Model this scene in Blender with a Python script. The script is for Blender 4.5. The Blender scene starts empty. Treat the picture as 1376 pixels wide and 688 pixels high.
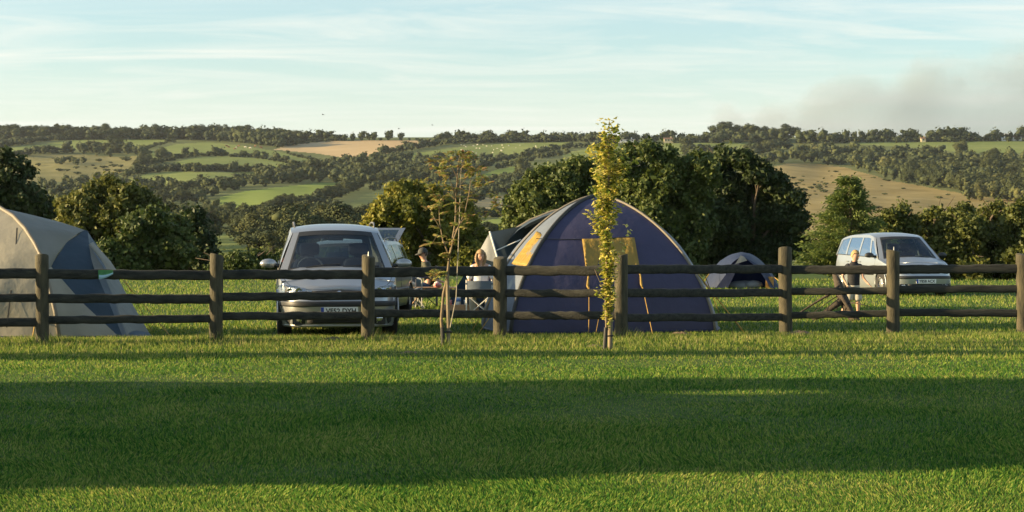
import bpy, bmesh, math, random
import numpy as np
from mathutils import Vector, Matrix, noise

# ------------------------------------------------------------------ camera, sky, sun
SC = bpy.context.scene
COL = SC.collection
F, U0, HOR, EYE = 2500.0, 688.0, 325.0, 1.35     # focal length (photo px), centre column, horizon row, eye height
cam_d = bpy.data.cameras.new('camera')
cam = bpy.data.objects.new('camera', cam_d); COL.objects.link(cam)
cam.location = (0, 0, EYE); cam.rotation_euler = (math.pi/2, 0, 0)
cam_d.sensor_width = 36.0; cam_d.lens = 36.0*F/1376.0
cam_d.shift_y = -(344.0-HOR)/1376.0
cam_d.clip_start = 0.3; cam_d.clip_end = 9000
SC.camera = cam
SC.render.resolution_x, SC.render.resolution_y = 1024, 512

SUN_EL, SUN_AZ = math.radians(13.0), math.radians(265.5)      # azimuth of the sun clockwise from +Y
sun_d = bpy.data.lights.new('sun', 'SUN'); sun = bpy.data.objects.new('sun', sun_d); COL.objects.link(sun)
sun_d.energy = 5.0; sun_d.angle = math.radians(0.55); sun_d.color = (1.0, 0.75, 0.41)
sdir = Vector((math.sin(SUN_AZ)*math.cos(SUN_EL), math.cos(SUN_AZ)*math.cos(SUN_EL), math.sin(SUN_EL)))
sun.rotation_euler = sdir.to_track_quat('Z', 'Y').to_euler()
sun.location = (-40, -10, 30)

SC.view_settings.view_transform = 'Standard'; SC.view_settings.look = 'None'
SC.view_settings.exposure = 1.45; SC.view_settings.gamma = 1.0
SC.cycles.max_bounces = 8; SC.cycles.transparent_max_bounces = 24
SC.cycles.volume_bounces = 0; SC.cycles.volume_max_steps = 64

world = bpy.data.worlds.new('World'); SC.world = world; world.use_nodes = True
wn = world.node_tree; wn.nodes.clear()
def N(t, typ, **kw):
    n = t.nodes.new(typ)
    for k, v in kw.items():
        if k.startswith('i_'):
            key = k[2:]
            n.inputs[int(key) if key.isdigit() else key.replace('_', ' ')].default_value = v
        else: setattr(n, k, v)
    return n
def math_n(t, op, a, b=None, clamp=False):
    n = t.nodes.new('ShaderNodeMath'); n.operation = op; n.use_clamp = clamp
    for i, v in enumerate((a, b)):
        if v is None: continue
        if isinstance(v, (int, float)): n.inputs[i].default_value = v
        else: t.links.new(v, n.inputs[i])
    return n.outputs[0]
def mixc(t, f, a, b, blend='MIX'):
    n = t.nodes.new('ShaderNodeMix'); n.data_type = 'RGBA'; n.blend_type = blend; n.clamp_factor = True
    for k, v in ((0, f), (6, a), (7, b)):
        if isinstance(v, (int, float)): n.inputs[k].default_value = v
        elif isinstance(v, tuple): n.inputs[k].default_value = v if len(v) == 4 else (*v, 1)
        else: t.links.new(v, n.inputs[k])
    return n.outputs[2]
def ramp(t, fac, stops, interp='LINEAR'):
    n = t.nodes.new('ShaderNodeValToRGB'); n.color_ramp.interpolation = interp
    el = n.color_ramp.elements
    while len(el) < len(stops): el.new(0.5)
    for e, (p, c) in zip(el, stops):
        e.position = p; e.color = (c, c, c, 1) if isinstance(c, (int, float)) else (*c, 1)
    t.links.new(fac, n.inputs[0]); return n.outputs[0]

sky = N(wn, 'ShaderNodeTexSky', sky_type='NISHITA', sun_disc=False, sun_elevation=SUN_EL, sun_rotation=SUN_AZ,
        altitude=50.0, air_density=1.0, dust_density=1.1, ozone_density=2.2)
tc = N(wn, 'ShaderNodeTexCoord')
sep = N(wn, 'ShaderNodeSeparateXYZ'); wn.links.new(tc.outputs['Generated'], sep.inputs[0])
zc = math_n(wn, 'MAXIMUM', sep.outputs[2], 0.0)
# cirrus: a cloud sheet seen at a low angle, so the streaks crowd together near the horizon
den = math_n(wn, 'ADD', zc, 0.055)
px = math_n(wn, 'DIVIDE', sep.outputs[0], den); py = math_n(wn, 'DIVIDE', sep.outputs[1], den)
comb = N(wn, 'ShaderNodeCombineXYZ'); wn.links.new(px, comb.inputs[0]); wn.links.new(py, comb.inputs[1])
mp = N(wn, 'ShaderNodeMapping'); mp.inputs['Rotation'].default_value = (0, 0, math.radians(-32)); mp.inputs['Scale'].default_value = (0.30, 1.0, 1)
mp.inputs['Location'].default_value = (3.1, 1.4, 0)
wn.links.new(comb.outputs[0], mp.inputs[0])
n1 = N(wn, 'ShaderNodeTexNoise', i_Scale=1.9, i_Detail=10.0, i_Roughness=0.60, i_Distortion=0.8); wn.links.new(mp.outputs[0], n1.inputs[0])
n2 = N(wn, 'ShaderNodeTexNoise', i_Scale=1.1, i_Detail=3.0, i_Roughness=0.5); wn.links.new(mp.outputs[0], n2.inputs[0])
wisp = ramp(wn, n1.outputs[0], [(0.45, 0.0), (0.66, 1.0)])
patch = ramp(wn, n2.outputs[0], [(0.36, 0.05), (0.60, 1.0)])
mp2 = N(wn, 'ShaderNodeMapping'); mp2.inputs['Rotation'].default_value = (0, 0, math.radians(-58)); mp2.inputs['Scale'].default_value = (0.75, 1.1, 1); wn.links.new(comb.outputs[0], mp2.inputs[0])
n3 = N(wn, 'ShaderNodeTexNoise', i_Scale=1.5, i_Detail=9.0, i_Roughness=0.62, i_Distortion=1.1); wn.links.new(mp2.outputs[0], n3.inputs[0])
wisp2 = math_n(wn, 'MULTIPLY', ramp(wn, n3.outputs[0], [(0.46, 0.0), (0.70, 1.0)]), 0.6)
cl = math_n(wn, 'MAXIMUM', math_n(wn, 'MULTIPLY', wisp, patch), wisp2)
veil = ramp(wn, zc, [(0.0, 0.92), (0.05, 0.72), (0.10, 0.18), (0.3, 0.08)])     # thin veil thickening to the horizon
clf = math_n(wn, 'MAXIMUM', math_n(wn, 'MULTIPLY', cl, 0.95), 0.0)
clf = math_n(wn, 'ADD', clf, math_n(wn, 'MULTIPLY', veil, math_n(wn, 'SUBTRACT', 1.0, math_n(wn, 'MULTIPLY', clf, 1.0))), clamp=True)
SKY_TINT = (1.02, 1.09, 1.03)
skyc = mixc(wn, 1.0, sky.outputs[0], SKY_TINT, 'MULTIPLY')
cloudcol = ramp(wn, zc, [(0.0, (0.86, 0.84, 0.73)), (0.06, (0.88, 0.90, 0.81)), (0.25, (0.86, 0.92, 0.90)), (0.8, (0.55, 0.60, 0.66))])
SKYS = 0.085
cc = mixc(wn, 1.0, cloudcol, (4.75, 4.75, 4.75), 'MULTIPLY')
final = mixc(wn, clf, skyc, cc)
bg = N(wn, 'ShaderNodeBackground', i_Strength=SKYS); wn.links.new(final, bg.inputs[0])
wo = N(wn, 'ShaderNodeOutputWorld'); wn.links.new(bg.outputs[0], wo.inputs[0])

# ------------------------------------------------------------------ helpers
def tag(o, label=None, cat=None, group=None, kind=None):
    if label: o['label'] = label
    if cat: o['category'] = cat
    if group: o['group'] = group
    if kind: o['kind'] = kind
    return o
def empty(name, loc=(0, 0, 0), rz=0.0, label=None, cat=None, group=None):
    o = bpy.data.objects.new(name, None); COL.objects.link(o); o.location = loc; o.rotation_euler = (0, 0, rz)
    o.empty_display_size = 0.2
    return tag(o, label, cat, group)
def link(name, me, parent=None):
    o = bpy.data.objects.new(name, me); COL.objects.link(o)
    if parent is not None: o.parent = parent
    return o
def mesh(name, V, Fc, mats, smooth=False, mi=None):
    """mesh from numpy verts and faces (uniform face size array or list)"""
    me = bpy.data.meshes.new(name)
    if not isinstance(mats, (list, tuple)): mats = [mats]
    for m in mats: me.materials.append(m)
    if isinstance(Fc, np.ndarray):
        V = np.asarray(V, dtype=np.float32); k = Fc.shape[1]; nf = len(Fc)
        me.vertices.add(len(V)); me.vertices.foreach_set('co', V.ravel())
        me.loops.add(nf*k); me.loops.foreach_set('vertex_index', Fc.astype(np.int32).ravel())
        me.polygons.add(nf)
        me.polygons.foreach_set('loop_start', np.arange(0, nf*k, k, dtype=np.int32))
        me.update(calc_edges=True)
    else:
        me.from_pydata([tuple(v) for v in V], [], [tuple(f) for f in Fc]); me.update()
    if smooth: me.polygons.foreach_set('use_smooth', [True]*len(me.polygons))
    if mi is not None: me.polygons.foreach_set('material_index', np.asarray(mi, dtype=np.int32))
    return me
def mk(name, V, Fc, mats, parent=None, smooth=False, mi=None):
    return link(name, mesh(name, V, Fc, mats, smooth, mi), parent)

class MB:
    """collects simple solids into one mesh"""
    def __init__(s): s.v = []; s.f = []; s.m = []
    def add(s, V, Fc, m=0):
        b = len(s.v); s.v += [tuple(v) for v in V]; s.f += [tuple(i+b for i in f) for f in Fc]; s.m += [m]*len(Fc)
    def box(s, c, d, rz=0.0, m=0, taper=1.0, R=None):
        c = Vector(c); x, y, z = d[0]/2, d[1]/2, d[2]/2; P = []
        for k, t in ((-1, 1.0), (1, taper)):
            for a, b in ((-1, -1), (1, -1), (1, 1), (-1, 1)): P.append(Vector((a*x*t, b*y*t, k*z)))
        M = R if R is not None else Matrix.Rotation(rz, 3, 'Z')
        s.add([c+M@p for p in P], [(3, 2, 1, 0), (4, 5, 6, 7), (0, 1, 5, 4), (1, 2, 6, 5), (2, 3, 7, 6), (3, 0, 4, 7)], m)
    def tube(s, pts, rad, seg=6, m=0, cap=True):
        pts = [Vector(p) for p in pts]; n = len(pts)
        if not isinstance(rad, (list, tuple)): rad = [rad]*n
        V = []; up = None
        for i, p in enumerate(pts):
            d = (pts[min(i+1, n-1)]-pts[max(i-1, 0)])
            if d.length < 1e-9: d = Vector((0, 0, 1))
            d.normalize()
            if up is None: up = Vector((0, 0, 1)) if abs(d.z) < .9 else Vector((1, 0, 0))
            a = d.cross(up)
            if a.length < 1e-4: a = d.cross(Vector((0.3, 1, 0.2)))
            a.normalize(); b = a.cross(d); up = b
            for k in range(seg):
                t = 2*math.pi*k/seg; V.append(p+(a*math.cos(t)+b*math.sin(t))*rad[i])
        Fc = [(i*seg+k, i*seg+(k+1) % seg, (i+1)*seg+(k+1) % seg, (i+1)*seg+k) for i in range(n-1) for k in range(seg)]
        if cap: Fc += [tuple(range(seg-1, -1, -1)), tuple((n-1)*seg+k for k in range(seg))]
        s.add(V, Fc, m)
    def ball(s, c, r, seg=10, rings=7, m=0, R=None):
        if not isinstance(r, (tuple, list)): r = (r, r, r)
        c = Vector(c); V = []; Fc = []
        for i in range(rings+1):
            th = math.pi*i/rings
            for k in range(seg):
                ph = 2*math.pi*k/seg
                p = Vector((r[0]*math.sin(th)*math.cos(ph), r[1]*math.sin(th)*math.sin(ph), r[2]*math.cos(th)))
                V.append(c+(R@p if R is not None else p))
        for i in range(rings):
            for k in range(seg): Fc.append((i*seg+k, (i+1)*seg+k, (i+1)*seg+(k+1) % seg, i*seg+(k+1) % seg))
        s.add(V, Fc, m)
    def lathe(s, c, prof, seg=16, m=0):
        c = Vector(c); V = []; n = len(prof)
        for r, z in prof:
            for k in range(seg): t = 2*math.pi*k/seg; V.append(c+Vector((r*math.cos(t), r*math.sin(t), z)))
        Fc = [(i*seg+k, i*seg+(k+1) % seg, (i+1)*seg+(k+1) % seg, (i+1)*seg+k) for i in range(n-1) for k in range(seg)]
        Fc += [tuple(range(seg-1, -1, -1)), tuple((n-1)*seg+k for k in range(seg))]
        s.add(V, Fc, m)
    def done(s, name, mats, parent=None, smooth=False):
        return mk(name, s.v, s.f, mats, parent, smooth, s.m if isinstance(mats, (list, tuple)) else None)

def W(u, row, y):  return Vector(((u-U0)/F*y, y, EYE+(HOR-row)/F*y))         # photo pixel at depth y
def depth(row): return F*EYE/(row-HOR)                                      # depth of flat-ground pixel row
def G(u, row): y = depth(row); return Vector(((u-U0)/F*y, y, 0.0))

# ------------------------------------------------------------------ materials
MATS = {}
def principled(name, col, rough=0.8, metal=0.0, var=0.0, scale=5.0, bump=0.0, bscale=40.0, spec=0.5, coat=0.0, col2=None, detail=4.0, stretch=None, sub=0.0, bdist=0.02, trans=0.0):
    if name in MATS: return MATS[name]
    m = bpy.data.materials.new(name); m.use_nodes = True; t = m.node_tree; b = t.nodes['Principled BSDF']
    b.inputs['Roughness'].default_value = rough; b.inputs['Metallic'].default_value = metal
    b.inputs['Specular IOR Level'].default_value = spec; b.inputs['Coat Weight'].default_value = coat
    b.inputs['Base Color'].default_value = (*col, 1)
    if var or col2 or bump:
        co = N(t, 'ShaderNodeTexCoord'); src = co.outputs['Object']
        if stretch:
            mp = N(t, 'ShaderNodeMapping'); mp.inputs['Scale'].default_value = stretch; t.links.new(src, mp.inputs[0]); src = mp.outputs[0]
    if var or col2:
        n = N(t, 'ShaderNodeTexNoise', i_Scale=scale, i_Detail=detail, i_Roughness=0.6); t.links.new(src, n.inputs[0])
        f = ramp(t, n.outputs[0], [(0.3, 0.0), (0.7, 1.0)])
        c2 = col2 if col2 else tuple(min(1, c*(1+var)) for c in col)
        c1 = tuple(c*(1-var) for c in col) if not col2 else col
        t.links.new(mixc(t, f, c1, c2), b.inputs['Base Color'])
    if bump:
        n = N(t, 'ShaderNodeTexNoise', i_Scale=bscale, i_Detail=5.0); t.links.new(src, n.inputs[0])
        bp = N(t, 'ShaderNodeBump', i_Strength=bump, i_Distance=bdist); t.links.new(n.outputs[0], bp.inputs['Height'])
        t.links.new(bp.outputs[0], b.inputs['Normal'])
    if trans:
        tr = N(t, 'ShaderNodeBsdfTranslucent'); tr.inputs[0].default_value = (*col, 1)
        mx = N(t, 'ShaderNodeMixShader'); mx.inputs[0].default_value = trans
        t.links.new(b.outputs[0], mx.inputs[1]); t.links.new(tr.outputs[0], mx.inputs[2])
        t.links.new(mx.outputs[0], t.nodes['Material Output'].inputs[0])
    MATS[name] = m; return m

def leafmat(name, cols, trans=0.35, rough=0.6, big=0.25, bigscale=0.4, spec=0.3):
    """leaves: each island its own tone; cols dark->light"""
    m = bpy.data.materials.new(name); m.use_nodes = True; t = m.node_tree; b = t.nodes['Principled BSDF']
    g = N(t, 'ShaderNodeNewGeometry'); co = N(t, 'ShaderNodeTexCoord')
    n = N(t, 'ShaderNodeTexNoise', i_Scale=bigscale, i_Detail=2.0); t.links.new(co.outputs['Object'], n.inputs[0])
    f = math_n(t, 'ADD', math_n(t, 'MULTIPLY', g.outputs['Random Per Island'], 1-big), math_n(t, 'MULTIPLY', ramp(t, n.outputs[0], [(0.35, 0.0), (0.65, 1.0)]), big))
    k = len(cols)
    c = ramp(t, f, [(i/(k-1)*0.9+0.05, cc) for i, cc in enumerate(cols)])
    t.links.new(c, b.inputs['Base Color']); b.inputs['Roughness'].default_value = rough; b.inputs['Specular IOR Level'].default_value = spec
    tr = N(t, 'ShaderNodeBsdfTranslucent'); t.links.new(c, tr.inputs[0])
    mx = N(t, 'ShaderNodeMixShader'); mx.inputs[0].default_value = trans
    t.links.new(b.outputs[0], mx.inputs[1]); t.links.new(tr.outputs[0], mx.inputs[2])
    t.links.new(mx.outputs[0], t.nodes['Material Output'].inputs[0])
    return m
def tintmat(name, cols, trans=0.0, rough=0.85):
    """far foliage: tone from the mesh attribute 'tint' (0..1) plus fine noise"""
    m = bpy.data.materials.new(name); m.use_nodes = True; t = m.node_tree; b = t.nodes['Principled BSDF']
    a = N(t, 'ShaderNodeAttribute', attribute_name='tint'); g = N(t, 'ShaderNodeNewGeometry')
    f = math_n(t, 'ADD', math_n(t, 'MULTIPLY', a.outputs['Fac'], 0.7), math_n(t, 'MULTIPLY', g.outputs['Random Per Island'], 0.3))
    k = len(cols); c = ramp(t, f, [(i/(k-1), cc) for i, cc in enumerate(cols)])
    t.links.new(c, b.inputs['Base Color']); b.inputs['Roughness'].default_value = rough; b.inputs['Specular IOR Level'].default_value = 0.15
    return m
bark = principled('bark', (0.10, 0.075, 0.05), 0.9, var=0.35, scale=8, bump=0.5, bscale=25)
# ------------------------------------------------------------------ ground, valley and hillside
def gz(y):
    """height of the camp field and the slope that drops behind it"""
    return float(np.interp(y, [66, 75, 95, 130, 200, 260], [0, -0.9, -4.2, -6.8, -6.6, -1.6]))
gm = bpy.data.materials.new('turf_soil'); gm.use_nodes = True; t = gm.node_tree; b = t.nodes['Principled BSDF']
co = N(t, 'ShaderNodeTexCoord')
na = N(t, 'ShaderNodeTexNoise', i_Scale=1.3, i_Detail=8.0, i_Roughness=0.7); t.links.new(co.outputs['Object'], na.inputs[0])
nb = N(t, 'ShaderNodeTexNoise', i_Scale=0.12, i_Detail=3.0); t.links.new(co.outputs['Object'], nb.inputs[0])
c1 = ramp(t, na.outputs[0], [(0.3, (0.030, 0.058, 0.013)), (0.55, (0.060, 0.100, 0.022)), (0.75, (0.095, 0.130, 0.034))])
c2 = mixc(t, math_n(t, 'MULTIPLY', nb.outputs[0], 0.5), c1, (0.09, 0.12, 0.03))
t.links.new(c2, b.inputs['Base Color']); b.inputs['Roughness'].default_value = 0.95; b.inputs['Specular IOR Level'].default_value = 0.1
bp = N(t, 'ShaderNodeBump', i_Strength=0.8, i_Distance=0.05); t.links.new(na.outputs[0], bp.inputs['Height']); t.links.new(bp.outputs[0], b.inputs['Normal'])

xs = np.concatenate([np.linspace(-260, -30, 18), np.linspace(-28, 28, 57), np.linspace(30, 260, 18)])
ys = np.concatenate([np.linspace(-200, 4, 12), np.linspace(6, 64, 59), np.linspace(66, 130, 28), np.linspace(140, 262, 14)])
V = []
def bank(x, y):   # rough, slightly raised strip along the fence line
    yc = 24.3+0.10*x
    return 0.05*math.exp(-((y-yc-0.4)/1.3)**2)*(1 if y < 60 else 0)
def gh(x, y):
    h = 0.02*noise.noise(Vector((x*0.35, y*0.35, 0))) if y < 66 else 0
    return gz(y) + h + bank(x, y)
for y in ys:
    for x in xs: V.append((x, y, gh(x, y)))
nx = len(xs)
Fc = [(j*nx+i, j*nx+i+1, (j+1)*nx+i+1, (j+1)*nx+i) for j in range(len(ys)-1) for i in range(nx-1)]
ground = mk('ground', V, Fc, gm, smooth=True); tag(ground, 'mown green campsite field running up to and past the timber fence', kind='structure')

# depth of the far hillside at a photo column and row: a real rising slope, gently rumpled
RY = [(184.5, 1760), (186, 1720), (192, 1650), (205, 1500), (220, 1350), (240, 1170), (260, 1000), (280, 830), (295, 700), (310, 560), (325, 430), (340, 330), (352, 262), (365, 245)]
_r = [a for a, _ in RY]; _y = [b for _, b in RY]
def hy(u, row):
    y = float(np.interp(row, _r, _y))
    k = max(0.0, min(1.0, (row-186)/25.0))*max(0.0, min(1.0, (352-row)/20.0))
    y *= 1 + k*(0.045*noise.noise(Vector((u/170.0, row/34.0, 1.7))) + 0.02*noise.noise(Vector((u/60.0, row/14.0, 5.1))))
    return y
def H(u, row): return W(u, row, hy(u, row))

def pts_in(poly, U, R):
    inside = np.zeros(U.shape, bool); n = len(poly)
    for i in range(n):
        x1, y1 = poly[i]; x2, y2 = poly[(i+1) % n]
        c = ((y1 > R) != (y2 > R)) & (U < (x2-x1)*(R-y1)/((y2-y1) if y2 != y1 else 1e-9)+x1)
        inside ^= c
    return inside

def landmat(name, a, bcol, sc=0.02, rows=None, fine=0.25):
    m = bpy.data.materials.new(name); m.use_nodes = True; t = m.node_tree; b = t.nodes['Principled BSDF']
    co = N(t, 'ShaderNodeTexCoord')
    n = N(t, 'ShaderNodeTexNoise', i_Scale=sc, i_Detail=8.0, i_Roughness=0.65); t.links.new(co.outputs['Object'], n.inputs[0])
    n2 = N(t, 'ShaderNodeTexNoise', i_Scale=fine, i_Detail=5.0, i_Roughness=0.7); t.links.new(co.outputs['Object'], n2.inputs[0])
    f = math_n(t, 'ADD', math_n(t, 'MULTIPLY', n.outputs[0], 0.6), math_n(t, 'MULTIPLY', n2.outputs[0], 0.4))
    c = ramp(t, f, [(0.38, a), (0.62, bcol)])
    if rows:
        mp = N(t, 'ShaderNodeMapping'); mp.inputs['Rotation'].default_value = (0, 0, math.radians(rows[0])); t.links.new(co.outputs['Object'], mp.inputs[0])
        w = N(t, 'ShaderNodeTexWave', i_Scale=rows[1], i_Distortion=0.6, i_Detail=1.0); t.links.new(mp.outputs[0], w.inputs[0])
        c = mixc(t, math_n(t, 'MULTIPLY', w.outputs[1], rows[2]), c, rows[3])
    t.links.new(c, b.inputs['Base Color']); b.inputs['Roughness'].default_value = 1.0; b.inputs['Specular IOR Level'].default_value = 0.05
    return m
LM = {
 'base': landmat('rough_hill_turf', (0.085, 0.108, 0.040), (0.145, 0.160, 0.066)),
 'green': landmat('pasture', (0.140, 0.182, 0.052), (0.210, 0.240, 0.078)),
 'lush': landmat('lush_pasture', (0.155, 0.210, 0.045), (0.215, 0.265, 0.068)),
 'tan': landmat('stubble', (0.42, 0.31, 0.17), (0.50, 0.38, 0.22), rows=(20, 0.05, 0.35, (0.36, 0.27, 0.15))),
 'scrub': landmat('scrubby_pasture', (0.15, 0.145, 0.055), (0.245, 0.22, 0.095), sc=0.03),
 'bare': landmat('dry_hill_grass', (0.20, 0.155, 0.06), (0.31, 0.25, 0.11), sc=0.025, fine=0.12),
 'crop': landmat('row_crop', (0.13, 0.165, 0.06), (0.19, 0.22, 0.08), rows=(70, 0.045, 0.75, (0.09, 0.10, 0.04))),
 'pale': landmat('pale_pasture', (0.25, 0.22, 0.12), (0.34, 0.29, 0.17)),
}
FIELDS = [
 ('green', 'thin pale green field between the skyline wood and a dark hedge', [(40, 186), (70, 181.5), (96, 181.5), (92, 184), (60, 187)]),
 ('green', 'long green field under the skyline wood at upper left', [(-200, 204), (0, 200), (60, 193.5), (100, 188.5), (150, 186), (228, 185.5), (232, 190), (200, 196), (160, 200), (60, 201), (15, 208), (-200, 212)]),
 ('scrub', 'scrubby olive pasture with bushes below the clump of round trees', [(-200, 214), (40, 208), (100, 207), (165, 211), (240, 204), (205, 222), (160, 233), (110, 243), (40, 246), (-200, 252)]),
 ('green', 'domed green field with cattle just below the wood', [(196, 207), (215, 199), (240, 193.5), (280, 191), (320, 195), (352, 200), (380, 205), (410, 212), (425, 219), (400, 216), (372, 209), (330, 208), (285, 208), (240, 210), (200, 222), (185, 226)]),
 ('green', 'second curved green field down the hill', [(222, 225), (240, 217), (265, 211.5), (300, 209.5), (340, 211), (372, 214), (400, 221), (420, 228), (380, 226), (345, 225), (300, 226), (250, 228), (222, 229)]),
 ('green', 'third curved green field down the hill', [(170, 240), (195, 234), (225, 231), (262, 231), (340, 232), (352, 236), (325, 244), (270, 248), (235, 250), (190, 247)]),
 ('lush', 'bright green field above the valley wood', [(284, 270), (300, 264), (330, 256.5), (365, 252.5), (400, 249), (440, 245), (470, 247), (482, 251), (462, 258), (440, 266), (400, 276), (372, 283), (340, 284), (300, 276)]),
 ('tan', 'tan stubble field on the hilltop', [(370, 201), (382, 196.5), (410, 192.5), (450, 189.5), (500, 188.5), (575, 188.5), (600, 189.5), (592, 193), (550, 199), (522, 205), (505, 210), (480, 215), (455, 211), (425, 206), (390, 203)]),
 ('crop', 'striped crop field beside the hedge', [(462, 288), (468, 275), (486, 264), (506, 256), (545, 255), (600, 262), (600, 292), (520, 296), (480, 292)]),
 ('green', 'long green field with sheep below the skyline trees', [(530, 213), (560, 205.5), (600, 200), (640, 195.5), (690, 192.5), (770, 191), (775, 195), (745, 201), (715, 208), (690, 216), (668, 213), (640, 209), (610, 210), (575, 213), (545, 216)]),
 ('green', 'small green field behind the golden sapling', [(755, 210), (770, 204), (800, 198), (830, 196), (850, 200), (800, 207), (770, 212)]),
 ('green', 'green field crossed by long tree shadows', [(700, 240), (712, 227), (740, 220), (780, 214), (830, 211), (830, 235), (720, 245)]),
 ('lush', 'narrow bright green field behind the leafy sapling', [(630, 246), (645, 236), (664, 229), (700, 222), (708, 226), (692, 235), (664, 241), (640, 247)]),
 ('pale', 'pale field behind the thin sapling', [(600, 292), (625, 275), (660, 264), (700, 260), (740, 262), (740, 286), (660, 290)]),
 ('lush', 'green meadow low in the valley', [(590, 316), (630, 300), (680, 292), (730, 292), (730, 318), (650, 322)]),
 ('green', 'flat green ridge field on the skyline', [(852, 200), (872, 193.5), (960, 191.5), (1062, 192), (1064, 196), (1050, 200), (1010, 206), (940, 207), (880, 207)]),
 ('green', 'green ridge field below the white houses', [(1130, 192.5), (1180, 191), (1376, 189), (1600, 187), (1600, 203), (1376, 206), (1300, 206), (1250, 200), (1190, 196)]),
 ('bare', 'bare brown grass slope under the right wood', [(1000, 250), (1032, 226), (1060, 219), (1100, 220.5), (1135, 225), (1160, 232), (1200, 243), (1260, 254), (1310, 263), (1370, 270), (1500, 283), (1600, 300), (1500, 345), (1250, 345), (1000, 330)]),
 ('green', 'pale green meadow strip in the valley bottom', [(270, 350), (282, 333), (290, 325), (318, 325), (330, 334), (338, 350)]),
 ('green', 'small meadow beneath the valley trees', [(280, 322), (286, 315), (310, 315), (318, 320), (305, 324)]),
]
du, dr = 4.0, 1.0
us = np.arange(-420, 1800.1, du); rs = np.concatenate([np.arange(184.5, 300, dr), np.arange(300, 366, 2.0)])
PV = np.zeros((len(rs), len(us), 3), np.float32)
for j, r in enumerate(rs):
    for i, u in enumerate(us): PV[j, i] = H(u, r)
P = PV.reshape(-1, 3)
nu = len(us)
uc = (us[:-1]+us[1:])/2; rc = (rs[:-1]+rs[1:])/2
UU, RR = np.meshgrid(uc, rc)
# hedge lines wobble, so do the field edges
own = np.full(UU.shape, -1)
for k, (mt, lab, poly) in enumerate(FIELDS): own[pts_in(poly, UU, RR)] = k
jj, ii = np.meshgrid(np.arange(len(rc)), np.arange(len(uc)), indexing='ij')
quad = np.stack([jj*nu+ii, (jj+1)*nu+ii, (jj+1)*nu+ii+1, jj*nu+ii+1], -1)
def land_piece(name, mask, mat, label):
    q = quad[mask]
    if not len(q): return
    ids, inv = np.unique(q.ravel(), return_inverse=True)
    o = mk(name, P[ids], inv.reshape(-1, 4), mat, smooth=True); tag(o, label, kind='structure'); return o
land_piece('hillside', own == -1, LM['base'], 'rolling far hillside of rough turf under the hedges and woods')
for k, (mt, lab, poly) in enumerate(FIELDS): land_piece('field', own == k, LM[mt], lab)
# plateau behind the ridge
V = []; 
for u in np.arange(-420, 1801, 60):
    a = W(u, 184.5, hy(u, 184.5)); V += [a, a+Vector((a.x*0.15, 260, -3)), a+Vector((a.x*0.6, 1000, -75))]
n = len(V)//3
mk('plateau', V, [(i*3+c, (i+1)*3+c, (i+1)*3+c+1, i*3+c+1) for i in range(n-1) for c in (0, 1)], LM['base'])
tag(bpy.data.objects['plateau'], 'flat top of the far ridge', kind='structure')

# ------------------------------------------------------------------ far trees
rng = np.random.default_rng(11)
def ico(sub=1):
    bm = bmesh.new(); bmesh.ops.create_icosphere(bm, subdivisions=sub, radius=1.0)
    bm.verts.ensure_lookup_table()
    V = np.array([v.co[:] for v in bm.verts], np.float32); Fc = np.array([[v.index for v in f.verts] for f in bm.faces]); bm.free(); return V, Fc
ICO1 = ico(2); ICO0 = ico(1)
def sphere_dirs(rng, n):
    d = rng.normal(size=(n, 3)); return d/np.linalg.norm(d, axis=1, keepdims=True)
def cards(P, Nn, size, rng, jitter=0.7, aspect=0.7):
    """quads (rhombs) centred on P facing roughly Nn"""
    n = len(P); Nn = Nn + jitter*sphere_dirs(rng, n); Nn /= np.linalg.norm(Nn, axis=1, keepdims=True)
    a = np.cross(Nn, sphere_dirs(rng, n)); a /= np.linalg.norm(a, axis=1, keepdims=True)+1e-9
    b = np.cross(Nn, a); s = (size if np.ndim(size) else np.full(n, size))*rng.uniform(0.6, 1.3, n); s = s[:, None]
    V = np.stack([P-a*s, P-b*s*aspect+Nn*s*0.15, P+a*s, P+b*s*aspect+Nn*s*0.15], 1).reshape(-1, 3)
    return V, np.arange(4*n).reshape(-1, 4)
def crown_points(blobs, n, rng, sub=7, subr=0.42, depth_in=0.75, low=-0.6):
    """points on clumps on the skins of ellipsoid blobs (cx,cy,cz,rx,ry,rz)"""
    B = np.array(blobs, float); area = (B[:, 3]*B[:, 5]); k = rng.choice(len(B), n, p=area/area.sum())
    # sub clump centres
    S = []; 
    for b in B:
        d = sphere_dirs(rng, sub); d[:, 2] = np.where(d[:, 2] < low, -d[:, 2]*0.5, d[:, 2])
        S.append(b[:3]+d*b[3:6]*rng.uniform(0.62, 0.86, (sub, 1)))
    S = np.array(S); j = rng.integers(0, sub, n); c = S[k, j]
    rr = B[k, 3:6]*subr*rng.uniform(0.75, 1.25, (n, 1)); 
    d = sphere_dirs(rng, n)
    out = c-B[k, :3]; out /= np.linalg.norm(out/B[k, 3:6], axis=1, keepdims=True)+1e-9
    flip = (d*out).sum(1) < -0.15; d[flip] *= -1
    P = c+d*rr*rng.uniform(depth_in, 1.03, (n, 1))
    nn = d+0.5*out/np.linalg.norm(out, axis=1, keepdims=True); nn /= np.linalg.norm(nn, axis=1, keepdims=True)
    return P, nn
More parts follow.
